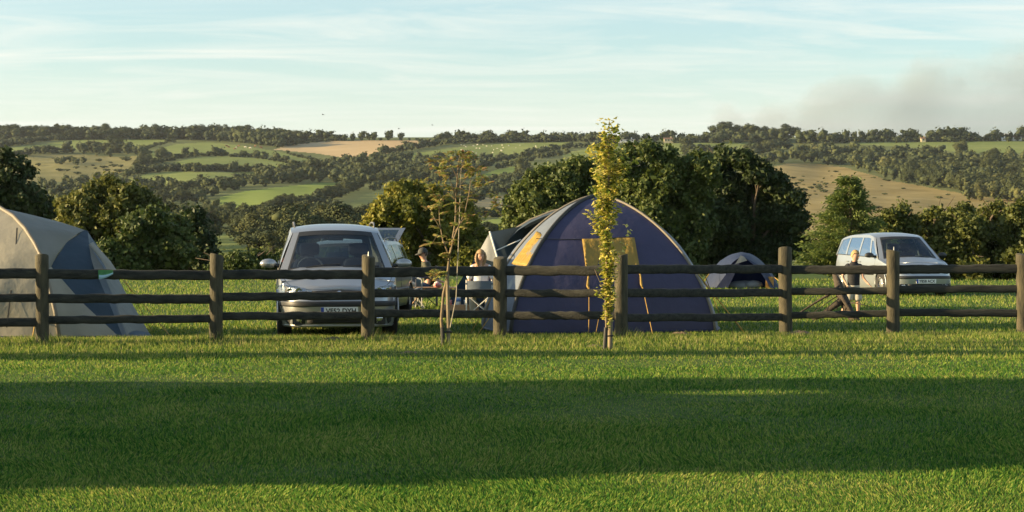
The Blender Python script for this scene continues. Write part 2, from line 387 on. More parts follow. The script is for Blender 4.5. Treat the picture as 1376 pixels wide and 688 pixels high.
def far_variant(seed, kind, ncard, csz):
    r = np.random.default_rng(seed)
    nb = r.integers(4, 8); blobs = []
    if kind == 'round':
        blobs.append((0, 0, 0.56, 0.36, 0.36, 0.38))
        for i in range(nb):
            a = r.uniform(0, 6.28); rad = r.uniform(0.18, 0.32); blobs.append((rad*math.cos(a), rad*math.sin(a), r.uniform(0.3, 0.78), r.uniform(.17, .27), r.uniform(.17, .27), r.uniform(.15, .24)))
    elif kind == 'wide':
        for i in range(nb+2):
            a = r.uniform(0, 6.28); rad = r.uniform(0.1, 0.5); blobs.append((rad*math.cos(a), rad*math.sin(a), r.uniform(0.28, 0.72), r.uniform(.2, .32), r.uniform(.2, .32), r.uniform(.2, .28)))
    else:
        for i in range(5): blobs.append((r.uniform(-.06, .06), r.uniform(-.06, .06), 0.25+i*0.14, 0.22-i*0.02, 0.22-i*0.02, 0.2))
    blobs.append((0, 0, 0.2, 0.22, 0.22, 0.22))
    Vs = []; Fs = []; off = 0; tint = []
    for b in blobs:
        v = ICO0[0].copy(); v *= 1+0.18*r.uniform(-1, 1, (len(v), 1)); v = v*np.array(b[3:6])*(0.80 if ncard < 500 else .60)+np.array(b[:3]); v[:, 2] = np.maximum(v[:, 2], 0.0)
        f = ICO0[1]; f4 = np.concatenate([f, f[:, 2:3]], 1)
        Vs.append(v); Fs.append((f+off)); off += len(v)
    coreV = np.concatenate(Vs); coreF = np.concatenate(Fs)
    P, nn = crown_points(blobs, ncard, r, sub=7, subr=0.45)
    P[:, 2] = np.maximum(P[:, 2], 0.02)
    v, f = cards(P, nn, csz, r, 0.6, 0.8)
    f = f+len(coreV); tri = np.concatenate([coreF, f[:, [0, 1, 2]], f[:, [0, 2, 3]]])
    return np.concatenate([coreV, v]), tri
FARMAT = tintmat('far_foliage', [(0.024, 0.034, 0.018), (0.044, 0.057, 0.024), (0.070, 0.080, 0.030), (0.115, 0.110, 0.038)])
KINDS = ['round']*5+['wide']*3+['tall']*1
VAR = [(far_variant(100+i, k, 3600, .025), k) for i, k in enumerate(KINDS)]        # large ones
VARS = [(far_variant(100+i, k, 120, .072), k) for i, k in enumerate(KINDS)]        # small ones
def tree_mesh(vi, tint):
    (V, Fc), k = VAR[vi]
    me = mesh('hillside_tree', V, Fc, FARMAT); a = me.attributes.new('tint', 'FLOAT', 'POINT'); a.data.foreach_set('value', np.full(len(V), tint, np.float32)); return me
TREES = []      # (u,row,height_m,width factor,tint,zone)
def hedge(pts, h, step=7.0, zone='', tint=0.3, jit=0.8, w=1.45, kinds=(0, 1, 2, 3, 4, 5, 6, 7), keep=1.0):
    step *= .72
    for (u1, r1), (u2, r2) in zip(pts[:-1], pts[1:]):
        n = max(1, int(math.hypot(u2-u1, (r2-r1)*2.2)/step))
        for i in range(n):
            if rng.random() > keep: continue
            tt = (i+rng.random()*0.8)/n
            TREES.append((u1+(u2-u1)*tt, r1+(r2-r1)*tt+rng.normal()*jit*0.6, h*rng.uniform(0.65, 1.25), w*rng.uniform(0.85, 1.25), min(1, max(0, tint+rng.normal()*0.16)), zone, int(rng.choice(kinds))))
def wood(poly, h, sp=(10, 3.5), zone='', tint=0.3, w=1.2, kinds=(0, 1, 2, 3, 4, 5, 6), keep=1.0):
    us_ = [p[0] for p in poly]; rs_ = [p[1] for p in poly]
    r = min(rs_)
    while r <= max(rs_):
        u = min(us_)+rng.random()*sp[0]
        while u <= max(us_):
            uu = u+rng.normal()*sp[0]*0.25; r2 = r+rng.normal()*sp[1]*0.3
            if pts_in(poly, np.array([uu]), np.array([r2]))[0] and rng.random() < keep:
                TREES.append((uu, r2, h*rng.uniform(0.75, 1.3), w*rng.uniform(0.85, 1.2), min(1, max(0, tint+rng.normal()*0.18+0.12*noise.noise(Vector((uu/30, r2/8, 0))))), zone, int(rng.choice(kinds))))
            u += sp[0]
        r += sp[1]
def single(u, r, h, w=1.0, tint=0.3, zone='', k=0): TREES.append((u, r, h, w, tint, zone, k))

Z = {'skyline': 'dark tree in the long wood along the left skyline', 'ridge': 'rounded tree on the ridge above the tan and green fields',
     'leftclump': 'tree in the line of round trees dividing the upper left fields', 'lefthedge': 'tree in the hedgerows between the curved green fields',
     'belt': 'tree in the dark belt crossing the middle of the hillside', 'valley': 'tree in the wood filling the valley behind the silver car',
     'rightridge': 'tree on the skyline beyond the flat ridge field', 'rightwood': 'tree in the olive wood above the bare brown slope',
     'scrubs': 'small bush on the open hillside pasture', 'midhedge': 'tree in the hedges behind the two saplings'}
# skyline wood, left
wood([(-200, 184), (0, 183), (170, 184), (235, 187), (290, 190), (345, 196), (378, 199), (400, 196), (388, 191), (372, 187), (300, 186), (0, 185.4), (-200, 185.4)], 14, (7, 2.3), 'skyline', 0.22)
for lo, hi, hh in ((-200, 382, 14.5),): hedge([(lo, 186.4), (hi, 187)], hh, 4.5, 'skyline', 0.22)
hedge([(-200, 196), (0, 194), (50, 190), (110, 187)], 7, 4.5, 'skyline', 0.12)
hedge([(-200, 200), (0, 198), (45, 192)], 8, 5, 'skyline', 0.14)
hedge([(378, 188.6), (465, 188.4)], 11, 5.5, 'ridge', 0.25, keep=0.92)
hedge([(372, 198), (420, 191), (452, 189)], 6, 5, 'ridge', 0.2)
for u, h, w in ((474, 10, 1), (486, 12.5, 1.15), (496, 10, 1.1), (503, 11.5, 1.1), (511, 4, 1.5), (522, 13.5, 1.0), (538.5, 10.5, 1.2), (550, 4, 1), (560, 3.5, 2.0), (567, 3, 2)): single(u, 188.7, h, w, 0.25, 'ridge', int(rng.integers(0, 5)))
hedge([(508, 209), (540, 203), (570, 198), (600, 194)], 9, 5.5, 'ridge', 0.22)
hedge([(586, 191), (640, 190.2), (700, 189.8), (770, 189.8)], 10, 5, 'ridge', 0.22, keep=0.95)
hedge([(600, 193), (650, 191.5), (735, 190.5)], 7, 5, 'ridge', 0.15)
for u, h, w in ((602, 13, 1.1), (617, 15, 1.2), (655, 15, 1.3), (688, 15, 1.2), (704, 15, 1.2), (730, 13, 1.1), (757, 12, 1.1), (773, 11, 1.2)): single(u, 190, h, w, 0.25, 'ridge', int(rng.integers(0, 5)))
# left hedgerows
hedge([(105, 203), (135, 205), (170, 206), (200, 209)], 15, 9, 'leftclump', 0.3); hedge([(20, 210), (60, 206), (100, 205)], 11, 7, 'leftclump', 0.28)
for u, r, h, w in ((90, 206, 19, 1), (112, 207, 17, 1), (130, 209, 18, 1), (158, 206, 24, 1.25), (172, 207, 19, 1.2), (148, 211, 15, 1.2), (193, 211, 15, 1.3), (60, 207, 12, 1)): single(u, r, h, w, 0.3, 'leftclump', int(rng.integers(0, 5)))
hedge([(180, 232), (200, 223), (235, 214), (262, 210), (300, 209)], 6.5, 4.5, 'lefthedge', 0.22)
hedge([(185, 228), (200, 220), (230, 213)], 13, 10, 'lefthedge', 0.32)
hedge([(197, 201), (212, 195), (235, 190.5)], 6.5, 4.5, 'lefthedge', 0.15)
for u, r, h, w in ((247, 211, 14, 1), (263, 211, 12, .9), (290, 210, 14, 1.5), (298, 210, 12, 1.3), (327, 211, 10, 1.2), (346, 213, 12, 1.2), (357, 214, 11, 1.2), (371, 216, 12, 1.3), (384, 218, 10, 1.2)): single(u, r, h, w, 0.3, 'lefthedge', int(rng.integers(0, 5)))
hedge([(300, 209.5), (345, 212), (385, 219), (440, 231)], 5.5, 4.5, 'lefthedge', 0.2)
hedge([(165, 238), (190, 232.5), (222, 230), (262, 230), (345, 230.5), (365, 232)], 8.5, 6, 'lefthedge', 0.25)
for u, r, h, w in ((182, 233, 13, 1.2), (250, 231, 11, 1.1), (262, 231, 12, 1.1), (314, 231.5, 14, 1.1), (330, 231, 11, 1.1), (345, 233, 13, 1.2)): single(u, r, h, w, 0.3, 'lefthedge', int(rng.integers(0, 5)))
wood([(170, 262), (190, 250), (240, 252), (290, 249), (330, 246), (350, 236), (400, 233), (430, 236), (400, 246), (330, 254), (290, 262), (275, 275), (200, 275)], 12, (11, 4.5), 'belt', 0.3)
wood([(345, 238), (372, 233), (405, 231), (440, 231), (470, 240), (478, 246), (440, 244), (400, 247), (360, 250)], 15, (11, 4.5), 'belt', 0.3)
wood([(400, 232), (420, 226), (470, 222), (500, 215), (540, 216), (580, 215), (630, 213), (672, 216), (664, 226), (640, 232), (610, 246), (560, 250), (480, 246), (440, 238)], 14, (11, 4.2), 'belt', 0.27)
hedge([(385, 207), (410, 213), (440, 222), (462, 228)], 6, 5, 'belt', 0.18)
wood([(438, 214), (470, 216), (505, 212), (520, 208), (545, 214), (500, 222), (460, 222)], 9, (9, 3.6), 'belt', 0.28)
hedge([(486, 252), (462, 261), (440, 270), (410, 277), (375, 285), (352, 288)], 12, 7.5, 'belt', 0.25)
for u, r, h, w in ((474, 252, 17, 1.2), (452, 246, 20, 1.1), (462, 248, 16, 1.2), (510, 255, 12, 1.2), (524, 254, 11, 1.2), (503, 256, 11, 1.2)): single(u, r, h, w, 0.3, 'belt', int(rng.integers(0, 5)))
# shadowed hedges behind the saplings
hedge([(668, 217), (700, 212), (735, 205), (765, 199), (830, 193)], 9, 5.5, 'midhedge', 0.25)
hedge([(665, 228), (690, 222), (720, 214), (770, 205)], 8, 7, 'midhedge', 0.28, keep=0.75)
single(674, 213, 10, 1.0, 0.3, 'midhedge', 1)
wood([(640, 260), (650, 248), (690, 238), (712, 236), (715, 262), (660, 268)], 12, (10, 4.5), 'midhedge', 0.28)
for u, r, h, w in ((700, 241, 24, 1.0), (706, 248, 20, 1.2), (690, 248, 14, 1.2), (684, 262, 12, 1.2)): single(u, r, h, w, 0.35, 'midhedge', int(rng.integers(0, 5)))
wood([(590, 262), (620, 252), (650, 256), (650, 275), (600, 282)], 11, (11, 5), 'midhedge', 0.25)
hedge([(600, 296), (650, 292), (720, 289)], 7, 9, 'midhedge', 0.35)
hedge([(600, 322), (650, 316), (730, 308)], 6, 9, 'midhedge', 0.35)
# valley wood
wood([(200, 300), (260, 282), (284, 270), (300, 278), (345, 287), (400, 282), (440, 272), (470, 280), (500, 296), (520, 330), (480, 350), (340, 350), (336, 336), (322, 320), (312, 312), (285, 312), (270, 345), (200, 345)], 9, (16, 6.2), 'valley', 0.38, w=1.25)
for u, r, h, w, t_ in ((330, 289, 9.5, .95, .05), (388, 289, 10, 1.1, .3), (418, 292, 9, 1.2, .3), (466, 290, 9, 1.2, .4), (445, 300, 9, 1.2, .4), (352, 335, 11, 1.15, .75), (338, 338, 9, 1.1, .7), (372, 322, 8, .75, .6), (362, 305, 8, 1.2, .4), (400, 312, 7, 1.2, .35), (300, 300, 8, 1.3, .4), (318, 306, 9, 1.2, .45), (372, 345, 5.5, 1.5, .65), (392, 342, 5, 1.4, .6)):
    single(u, r, h, w, t_, 'valley', int(rng.integers(0, 5)))
# right side
hedge([(780, 190.5), (860, 190.5)], 10, 6, 'rightridge', 0.25)
for u, h, w in ((793, 13, 1.2), (805, 12, 1.2), (840, 14, 1.1), (852, 13, 1.2), (868, 12, 1.1), (880, 10, 1.2), (893, 15, 1.2), (903, 16, 1.0), (915, 12, 1.2), (930, 11, 1.1), (945, 10, 1.2), (957, 12, 1), (967, 9, 1.3), (947, 8, 2)): single(u, 191, h, w, 0.28, 'rightridge', int(rng.integers(0, 5)))
hedge([(905, 191.5), (960, 191.5)], 9, 6, 'rightridge', 0.25)
wood([(955, 192.5), (970, 188), (1055, 188.5), (1058, 193)], 14, (7.5, 2.3), 'rightridge', 0.27)
hedge([(955, 188), (1000, 187.5), (1060, 189)], 17, 8, 'rightridge', 0.3)
for u, r, h, w in ((1075, 193, 17, 1.3), (1090, 193, 18, 1.2), (1105, 193, 18, 1.2), (1118, 193, 13, 1.2), (1136, 191, 16, .8), (1147, 191, 14, .7), (1158, 190, 14, .9), (1124, 192, 14, 1.2), (1172, 190, 16, 1.2), (1184, 190, 15, 1.1), (1194, 190, 17, 1), (1200, 190, 12, 1.2), (1218, 190, 15, 1.1), (1226, 190, 17, 1.0), (1232, 190, 13, 1.1),
                   (1252, 190, 15, 1.3), (1262, 190, 17, 1.2), (1275, 190, 19, 1.2), (1286, 190, 18, 1.1), (1298, 190, 16, 1.2), (1310, 190, 12, 1.2), (1327, 189.5, 10, 1.2), (1337, 189.5, 16, 1.2), (1345, 189, 11, 1.1), (1358, 189, 12, .8), (1374, 188.5, 19, 1.1), (1392, 188, 17, 1.2), (1420, 188, 14, 1.2), (1450, 188, 14, 1.2)):
    single(u, r, h, w, 0.3, 'rightridge', int(rng.integers(0, 5)))
hedge([(1070, 191.5), (1200, 190.6), (1376, 189.2), (1550, 188)], 7.5, 6, 'rightridge', 0.2)
hedge([(1012, 214), (1025, 205), (1045, 201), (1062, 199)], 12, 7, 'rightwood', 0.35)
hedge([(925, 209), (960, 208), (1010, 210)], 11, 8, 'rightwood', 0.35, keep=0.8); single(922, 208, 18, 1.3, 0.4, 'rightwood', 2)
wood([(1008, 226), (1018, 219), (1060, 212), (1085, 207), (1140, 205), (1190, 208), (1240, 211), (1290, 216), (1376, 218), (1600, 220), (1600, 300), (1450, 280), (1376, 273), (1330, 266), (1260, 254), (1200, 242), (1160, 231), (1125, 223), (1060, 217), (1030, 225)], 12.5, (10.5, 4.4), 'rightwood', 0.40, w=1.15)
for u, r, h, w in ((1262, 214, 16, 1.1), (1292, 214, 20, 1.1), (1358, 217, 15, 1.1), (1240, 213, 14, 1.2)): single(u, r, h, w, 0.5, 'rightwood', int(rng.integers(0, 5)))
for i in range(28): single(rng.uniform(1300, 1376), rng.uniform(245, 275), rng.uniform(9, 13), 1.1, rng.uniform(0.6, 1.0), 'rightwood', int(rng.integers(0, 5)))
# bushes on open ground
for i in range(30): 
    u = rng.uniform(50, 200); r = rng.uniform(212, 240)
    single(u, r, rng.uniform(1.5, 4.0), rng.uniform(1.4, 2.4), 0.5, 'scrubs', 5)
for i in range(7): single(75+i*6+rng.normal(), 219+rng.normal(), 9, 1.2, 0.3, 'leftclump', int(rng.integers(0, 5)))
wood([(40, 250), (90, 245), (130, 242), (165, 236), (195, 250), (190, 272), (100, 270), (40, 270)], 8.5, (12, 5), 'leftclump', 0.42)
for i in range(60):
    u = rng.uniform(1030, 1340); r = rng.uniform(226, 275) + (u-1040)*0.05
    single(u, min(r, 300), rng.uniform(0.8, 2.0), rng.uniform(1.3, 2.6), 0.55, 'scrubs', 5)
for i in range(40): single(rng.uniform(1035, 1110), rng.uniform(240, 262), rng.uniform(1.2, 2.6), rng.uniform(1.2, 2.0), 0.3, 'scrubs', 5)

HSC = {'skyline': .82, 'ridge': .80, 'rightridge': .80, 'valley': .80, 'scrubs': 1.0, 'rightwood': .78, 'belt': .56, 'lefthedge': .62, 'midhedge': .60, 'leftclump': .62}
def far_label(p, h, w, ti, zone):
    u = U0+F*p.x/p.y; r = HOR-F*(p.z-EYE)/p.y
    tone = 'dark' if ti < .22 else 'greenish' if ti < .40 else 'olive' if ti < .6 else 'yellowish'
    size = 'small' if h < 6.5 else 'tall' if h > 12.5 else 'middling'; shp = 'spreading' if w > 1.08 else 'round' if w > .9 else 'narrow'
    marks = [(-60, 'past the left end of the view'), (30, 'above the left edge tree'), (75, 'above the beige tent roof'), (125, 'above the blue tent end'), (175, 'above the olive thorn tree'), (225, 'above the low dark thorn tree'), (265, 'above the upright thorn tree'), (300, 'above the second fence post'), (335, 'above the open valley gap'), (365, 'above the silver car door mirror'), (400, 'above the front car roof rail'), (440, 'above the middle of the front car roof'), (480, 'above the far side of the front car roof'), (520, 'above the raised tailgate'), (560, 'above the yellowing tree'), (605, 'behind the thin rowan sapling'), (650, 'right of the thin rowan sapling'), (700, 'above the dark green canopy'), (750, 'between the two saplings'), (800, 'just behind the golden sapling'), (860, 'above the broad oak'), (930, 'between the two big dark trees'), (1000, 'above the deep green tree'), (1060, 'above the small dome tent'), (1110, 'left of the cypress tip'), (1160, 'above the cypress'), (1210, 'above the far parked car'), (1260, 'above the far car bonnet'), (1310, 'over the right end hedge'), (1360, 'near the right picture edge'), (1500, 'past the right picture edge')]
    mk_ = min(marks, key=lambda m: abs(m[0]-u))[1]
    lay = {'skyline': 'in the skyline wood', 'ridge': 'on the ridge', 'leftclump': 'in the upper clump', 'lefthedge': 'in a field hedge', 'belt': 'in the hillside belt', 'valley': 'low in the valley' if r > 318 else 'in the valley wood', 'rightridge': 'on the skyline', 'rightwood': 'in the slope wood', 'scrubs': 'on open pasture', 'midhedge': 'in a hillside hedge'}[zone]
    return f'{size} {tone} {"bush" if zone == "scrubs" else "tree"} {lay}, {mk_}'
scored = []
for (u, r, h, w, ti, zone, k) in TREES:
    if not -150 < u < 1530: continue
    h *= HSC.get(zone, .74); w *= .92
    if zone == 'valley': h *= min(1.0, max(.55, .55+(r-280)/70.0))
    p = H(u, max(r, 184.6)); inframe = -20 < u < 1396
    scored.append(((F*h*max(.5, w)/p.y) if inframe else 0.0, p, h, w, ti, zone, k))
scored.sort(key=lambda s: -s[0])
cache = {}
NIND = 300
for i, (sz, p, h, w, ti, zone, k) in enumerate(scored[:NIND]):
    q = min(5, int(ti*6)); key = (k, q)
    if key not in cache: cache[key] = tree_mesh(k, (q+0.5)/6)
    o = link('hillside_bush' if zone == 'scrubs' else 'hillside_tree', cache[key]); o.location = (p.x, p.y, p.z-0.3); o.rotation_euler = (0, 0, rng.uniform(0, 6.28)); o.scale = (h*w*1.0, h*w*1.0, h)
    tag(o, far_label(p, h, w, ti, zone), 'bush' if zone == 'scrubs' else 'tree', {'skyline': 'trees in the skyline wood', 'ridge': 'trees on the ridge', 'leftclump': 'round trees on the upper left hill', 'lefthedge': 'trees in the hedgerows between curved fields', 'belt': 'trees in the hillside belt', 'valley': 'trees in the valley wood', 'rightridge': 'trees beyond the ridge field', 'rightwood': 'trees in the wood over the bare slope', 'scrubs': 'bushes on the open hillside', 'midhedge': 'trees in hedges behind the saplings'}[zone])
VV = []; FF = []; TT = []; off = 0
for (sz, p, h, w, ti, zone, k) in scored[NIND:]:
    (V0, F0), _ = VARS[k]; a = rng.uniform(0, 6.28); c, s = math.cos(a), math.sin(a)
    V = V0*np.array([h*w, h*w, h]); V = np.stack([V[:, 0]*c-V[:, 1]*s, V[:, 0]*s+V[:, 1]*c, V[:, 2]], 1)+np.array([p.x, p.y, p.z-0.3])
    VV.append(V); FF.append(F0+off); TT.append(np.full(len(V), ti)); off += len(V)
me = mesh('distant_woodland', np.concatenate(VV), np.concatenate(FF), FARMAT)
a = me.attributes.new('tint', 'FLOAT', 'POINT'); a.data.foreach_set('value', np.concatenate(TT).astype(np.float32))
o = link('distant_woodland', me); tag(o, 'the many smaller trees and hedges spread over the far hills', 'woodland', kind='stuff')
print('far trees', len(TREES))
# ------------------------------------------------------------------ trees and shrubs at the edge of the camp field
def branches(base, tips, r0, seed=0, trunk_top=None):
    m = MB(); rr = random.Random(seed); base = Vector(base)
    top = Vector(trunk_top) if trunk_top else base+Vector((0, 0, 3))
    mid = base.lerp(top, 0.5)+Vector((rr.uniform(-.15, .15), rr.uniform(-.15, .15), 0))
    m.tube([base-Vector((0, 0, .3)), base+Vector((0, 0, .2)), mid, top], [r0*1.5, r0*1.1, r0*.85, r0*.6], 8)
    for tp in tips:
        tp = Vector(tp); s = mid.lerp(top, rr.random()); q = s.lerp(tp, .5)+Vector((rr.uniform(-.3, .3), rr.uniform(-.3, .3), rr.uniform(0, .4)))
        m.tube([s, q, tp], [r0*.5, r0*.3, r0*.08], 5)
        for k in range(3):
            e = tp+Vector((rr.uniform(-1, 1), rr.uniform(-1, 1), rr.uniform(-.3, .8)))*0.8; m.tube([q.lerp(tp, .4), e], [r0*.18, r0*.05], 4)
    return m
LEAF = {
 'dark': leafmat('dark_green_leaf', [(0.016, 0.030, 0.009), (0.036, 0.058, 0.016), (0.070, 0.092, 0.025)], 0.2),
 'mid': leafmat('oak_green_leaf', [(0.030, 0.052, 0.012), (0.072, 0.102, 0.022), (0.135, 0.158, 0.036)], 0.28, big=0.35),
 'olive': leafmat('olive_leaf', [(0.046, 0.062, 0.013), (0.110, 0.124, 0.025), (0.190, 0.185, 0.040)], 0.3, big=0.4),
 'yellow': leafmat('yellowing_leaf', [(0.050, 0.072, 0.011), (0.160, 0.170, 0.024), (0.320, 0.275, 0.040)], 0.35, big=0.5, bigscale=0.7),
 'conifer': leafmat('cypress_spray', [(0.060, 0.095, 0.022), (0.130, 0.175, 0.040), (0.210, 0.240, 0.068)], 0.25, big=0.3),
 'hedge': leafmat('hedge_leaf', [(0.042, 0.058, 0.012), (0.108, 0.126, 0.026), (0.190, 0.190, 0.044)], 0.28, big=0.4),
}
def near_tree(name, blobs, D, n, size, mat, label, cat, seed, deep=1.0, sub=8, subr=0.42, group=None):
    """blobs: (u,row,radius px[,depth offset m]) seen at depth D"""
    r = np.random.default_rng(seed); B = []
    for b in blobs:
        dd = b[3] if len(b) > 3 else r.uniform(-1, 1)*deep; y = D+dd; c = W(b[0], b[1], y); rad = b[2]*y/F
        B.append((c.x, c.y, c.z, rad*r.uniform(.95, 1.15), rad*r.uniform(.9, 1.3), rad*r.uniform(.9, 1.05)))
    B = np.array(B); bx = B[:, 0].mean(); by = B[:, 1].mean(); base = Vector((bx, by, gz(by)))
    B[:, :3] -= np.array(base)
    P, nn = crown_points(B, int(n*1.6), r, sub=sub*3, subr=.27, depth_in=0.0)
    P = P+r.normal(size=P.shape)*.07; q_ = r.random(len(P)) < .06; P[q_] += nn[q_]*r.uniform(.05, .32, (q_.sum(), 1)); size *= .78
    keep = P[:, 2] > 0.02; P = P[keep]; nn = nn[keep]
    V, Fc = cards(P, nn, size, r, 1.05, 0.62)
    # an inner layer of leaves so the crown closes up
    k = r.choice(len(B), int(n*0.35), p=B[:, 3]**2/np.sum(B[:, 3]**2)); d = sphere_dirs(r, len(k)); P2 = B[k, :3]+d*B[k, 3:6]*r.uniform(.35, .75, (len(k), 1))
    P2 = P2[P2[:, 2] > 0]; V2, F2 = cards(P2, sphere_dirs(r, len(P2)), size*1.7, r, 0.5, 0.8)
    e = empty(name, base, 0, label, cat, group)
    mk('crown', np.concatenate([V, V2]), np.concatenate([Fc, F2+len(V)]), mat, e)
    tips = [tuple(b[:3]) for b in B[r.permutation(len(B))[:7]]]
    zt = float(np.percentile(B[:, 2], 60)); rr = random.Random(seed)
    branches((0, 0, 0), tips, 0.18, seed, (rr.uniform(-.3, .3), 0, max(1.0, zt))).done('trunk', bark, e, True)
    return e
near_tree('broadleaf_tree', [(-10, 228, 24), (18, 232, 26), (-45, 250, 40), (5, 262, 36), (40, 268, 26), (62, 285, 22), (20, 300, 40), (-40, 310, 50), (50, 320, 34), (-90, 270, 50), (10, 345, 45), (60, 350, 30), (8, 212, 14)], 86, 21000, 0.13, LEAF['dark'], 'very dark tree at the left edge behind the beige tent roof', 'tree', 1)
near_tree('broadleaf_tree', [(115, 270, 22), (140, 262, 24), (165, 262, 22), (148, 250, 14), (185, 272, 22), (95, 285, 22), (125, 295, 34), (165, 300, 36), (205, 285, 18), (90, 320, 30), (140, 335, 36), (180, 340, 34)], 78, 20000, 0.12, LEAF['olive'], 'olive green tree catching the sun above the grey brown tent', 'tree', 2)
near_tree('broadleaf_tree', [(182, 310, 26), (205, 300, 26), (230, 312, 26), (195, 335, 34), (232, 340, 32), (160, 345, 34), (215, 360, 34), (175, 365, 30)], 72, 14000, 0.115, LEAF['mid'], 'low dark rounded thorn tree between the tent and the first fence gap', 'tree', 3)
near_tree('broadleaf_tree', [(258, 305, 22), (268, 325, 22), (250, 335, 28), (272, 350, 20), (248, 360, 28), (262, 290, 12)], 75, 9000, 0.115, LEAF['dark'], 'dark green upright thorn tree beside the open valley view', 'tree', 4)
near_tree('bramble_bush', [(300, 358, 16), (318, 352, 15), (336, 356, 15), (352, 350, 16), (372, 355, 18), (395, 358, 18), (420, 360, 18), (326, 366, 16), (360, 368, 18), (290, 368, 14)], 69, 8000, 0.09, LEAF['mid'], 'low dark bramble bank under the valley view', 'bush', 5, deep=.5)
near_tree('broadleaf_tree', [(536, 265, 20), (560, 262, 20), (580, 268, 18), (516, 285, 20), (546, 285, 28), (578, 288, 26), (604, 290, 20), (500, 302, 14), (530, 310, 30), (565, 315, 34), (600, 315, 28), (625, 305, 18), (640, 325, 20), (545, 345, 34), (590, 345, 34), (625, 350, 30), (545, 252, 10), (495, 325, 18), (620, 280, 14), (642, 345, 20)], 77, 24000, 0.115, LEAF['yellow'], 'tree turning yellow behind the raised tailgate', 'tree', 6, sub=9)
near_tree('broadleaf_tree', [(705, 262, 20), (728, 244, 20), (752, 236, 20), (775, 228, 20), (695, 285, 22), (725, 275, 30), (765, 262, 32), (700, 310, 28), (740, 310, 34), (690, 335, 28), (790, 290, 36), (800, 235, 20)], 82, 22000, 0.12, LEAF['mid'], 'mid green oak behind the purple tent and thin sapling', 'tree', 7, sub=9)
near_tree('broadleaf_tree', [(826, 222, 20), (850, 208, 18), (872, 206, 18), (895, 218, 22), (918, 228, 22), (938, 216, 17), (948, 234, 22), (845, 240, 30), (885, 250, 36), (925, 260, 34), (820, 270, 36), (870, 295, 44), (925, 305, 44), (860, 335, 44), (912, 345, 40)], 80, 30000, 0.12, LEAF['mid'], 'tallest broad oak directly above the big dome tent', 'tree', 8, sub=10)
near_tree('broadleaf_tree', [(945, 222, 18), (972, 216, 18), (1000, 218, 18), (1022, 232, 20), (1042, 248, 20), (1060, 272, 22), (965, 250, 34), (1005, 260, 36), (1040, 290, 32), (1068, 300, 20), (965, 300, 40), (1010, 315, 42), (1055, 330, 30), (1078, 330, 18), (960, 345, 40), (1030, 350, 36)], 84, 30000, 0.125, LEAF['dark'], 'deep green broad tree above the small dome tent', 'tree', 9, sub=10)
def shrub_row():
    specs = [(1205, 296, 26, 'hedge', 'rounded olive hedge tree just above the parked people carrier roof'), (1248, 300, 27, 'hedge', 'hedge tree above the windscreen of the parked people carrier'), (1290, 296, 26, 'hedge', 'hedge tree above the bonnet of the parked people carrier'), (1332, 294, 27, 'olive', 'lighter hedge tree towards the right end of the hedge'), (1372, 290, 28, 'hedge', 'tall hedge tree cut by the right picture edge'), (1412, 292, 30, 'hedge', 'hedge tree past the last fence post')]
    for i, (u, r, w, mt, lab) in enumerate(specs):
        near_tree('hedge_tree', [(u, r, w*.75), (u-14, r+10, w*.75), (u+14, r+9, w*.75), (u-4, r+28, w*1.05), (u+16, r+34, w*.95), (u-18, r+40, w*.95), (u, r+58, w*1.1), (u-16, r+66, w*.9), (u+18, r+66, w*.9), (u+8, r-14, w*.35)], 71+i % 2*2, 10500, 0.10, LEAF[mt], lab, 'tree', 20+i, group='trees forming the right hedge')
shrub_row()
# conifer: sprays drooping from branches
def conifer():
    D = 66.5; base = W(1140, HOR+EYE*F/D+2, D); base.z = 0; e = empty('cypress_tree', base, 0, 'feathery light green cypress beside the parked people carrier', 'tree')
    r = np.random.default_rng(5); Pn = []; Nn = []; Sz = []; m = MB(); HT = 3.75
    m.tube([(0, 0, -.2), (0.05, 0, 1.5), (0.1, 0, HT)], [.12, .08, .015], 6)
    for i in range(300):
        z = 0.15+(HT-0.2)*(r.random()**1.25); t_ = z/HT; reach = 1.95*(1-t_)**0.9*r.uniform(.7, 1.12)+.08; a = r.uniform(0, 6.28)
        tip = np.array([reach*math.cos(a), reach*math.sin(a), z+reach*.25]); s = np.array([0.05, 0, z-0.1])
        if i % 3 == 0: m.tube([tuple(s), tuple(s*.4+tip*.6+np.array([0, 0, .05])), tuple(tip)], [.02, .013, .004], 4)
        k = int(45+60*reach); f = r.uniform(.25, 1.05, k)[:, None]; p = s+(tip-s)*f; side = r.normal(size=(k, 3))*np.array([.16, .16, .07])*(1.1-.5*f)
        p = p+side; p[:, 2] -= f[:, 0]**2*0.12; Pn.append(p); nn = np.tile(np.array([math.cos(a)*.3, math.sin(a)*.3, .7]), (k, 1)); Nn.append(nn)
    P_ = np.concatenate(Pn); Q = np.concatenate(Nn); P_[:, 2] = np.maximum(P_[:, 2], 0.03)
    n = len(P_); d = P_-np.array([0.05, 0, 0])*1; d[:, 2] = 0; d /= np.linalg.norm(d, axis=1, keepdims=True)+1e-9; d[:, 2] = r.uniform(-.5, .5, n); d += .4*sphere_dirs(r, n)
    d /= np.linalg.norm(d, axis=1, keepdims=True); b = np.cross(d, sphere_dirs(r, n)); b /= np.linalg.norm(b, axis=1, keepdims=True)
    L = r.uniform(.05, .13, n)[:, None]; V = np.stack([P_-b*.018, P_+d*L*.5+b*.03, P_+d*L*1.3+np.array([0, 0, -.02]), P_+d*L*.4-b*.03], 1).reshape(-1, 3)
    mk('crown', V, np.arange(4*n).reshape(-1, 4), LEAF['conifer'], e); m.done('trunk', bark, e, True)
conifer()

S = Vector((math.sin(SUN_AZ), math.cos(SUN_AZ)))       # horizontal direction towards the sun
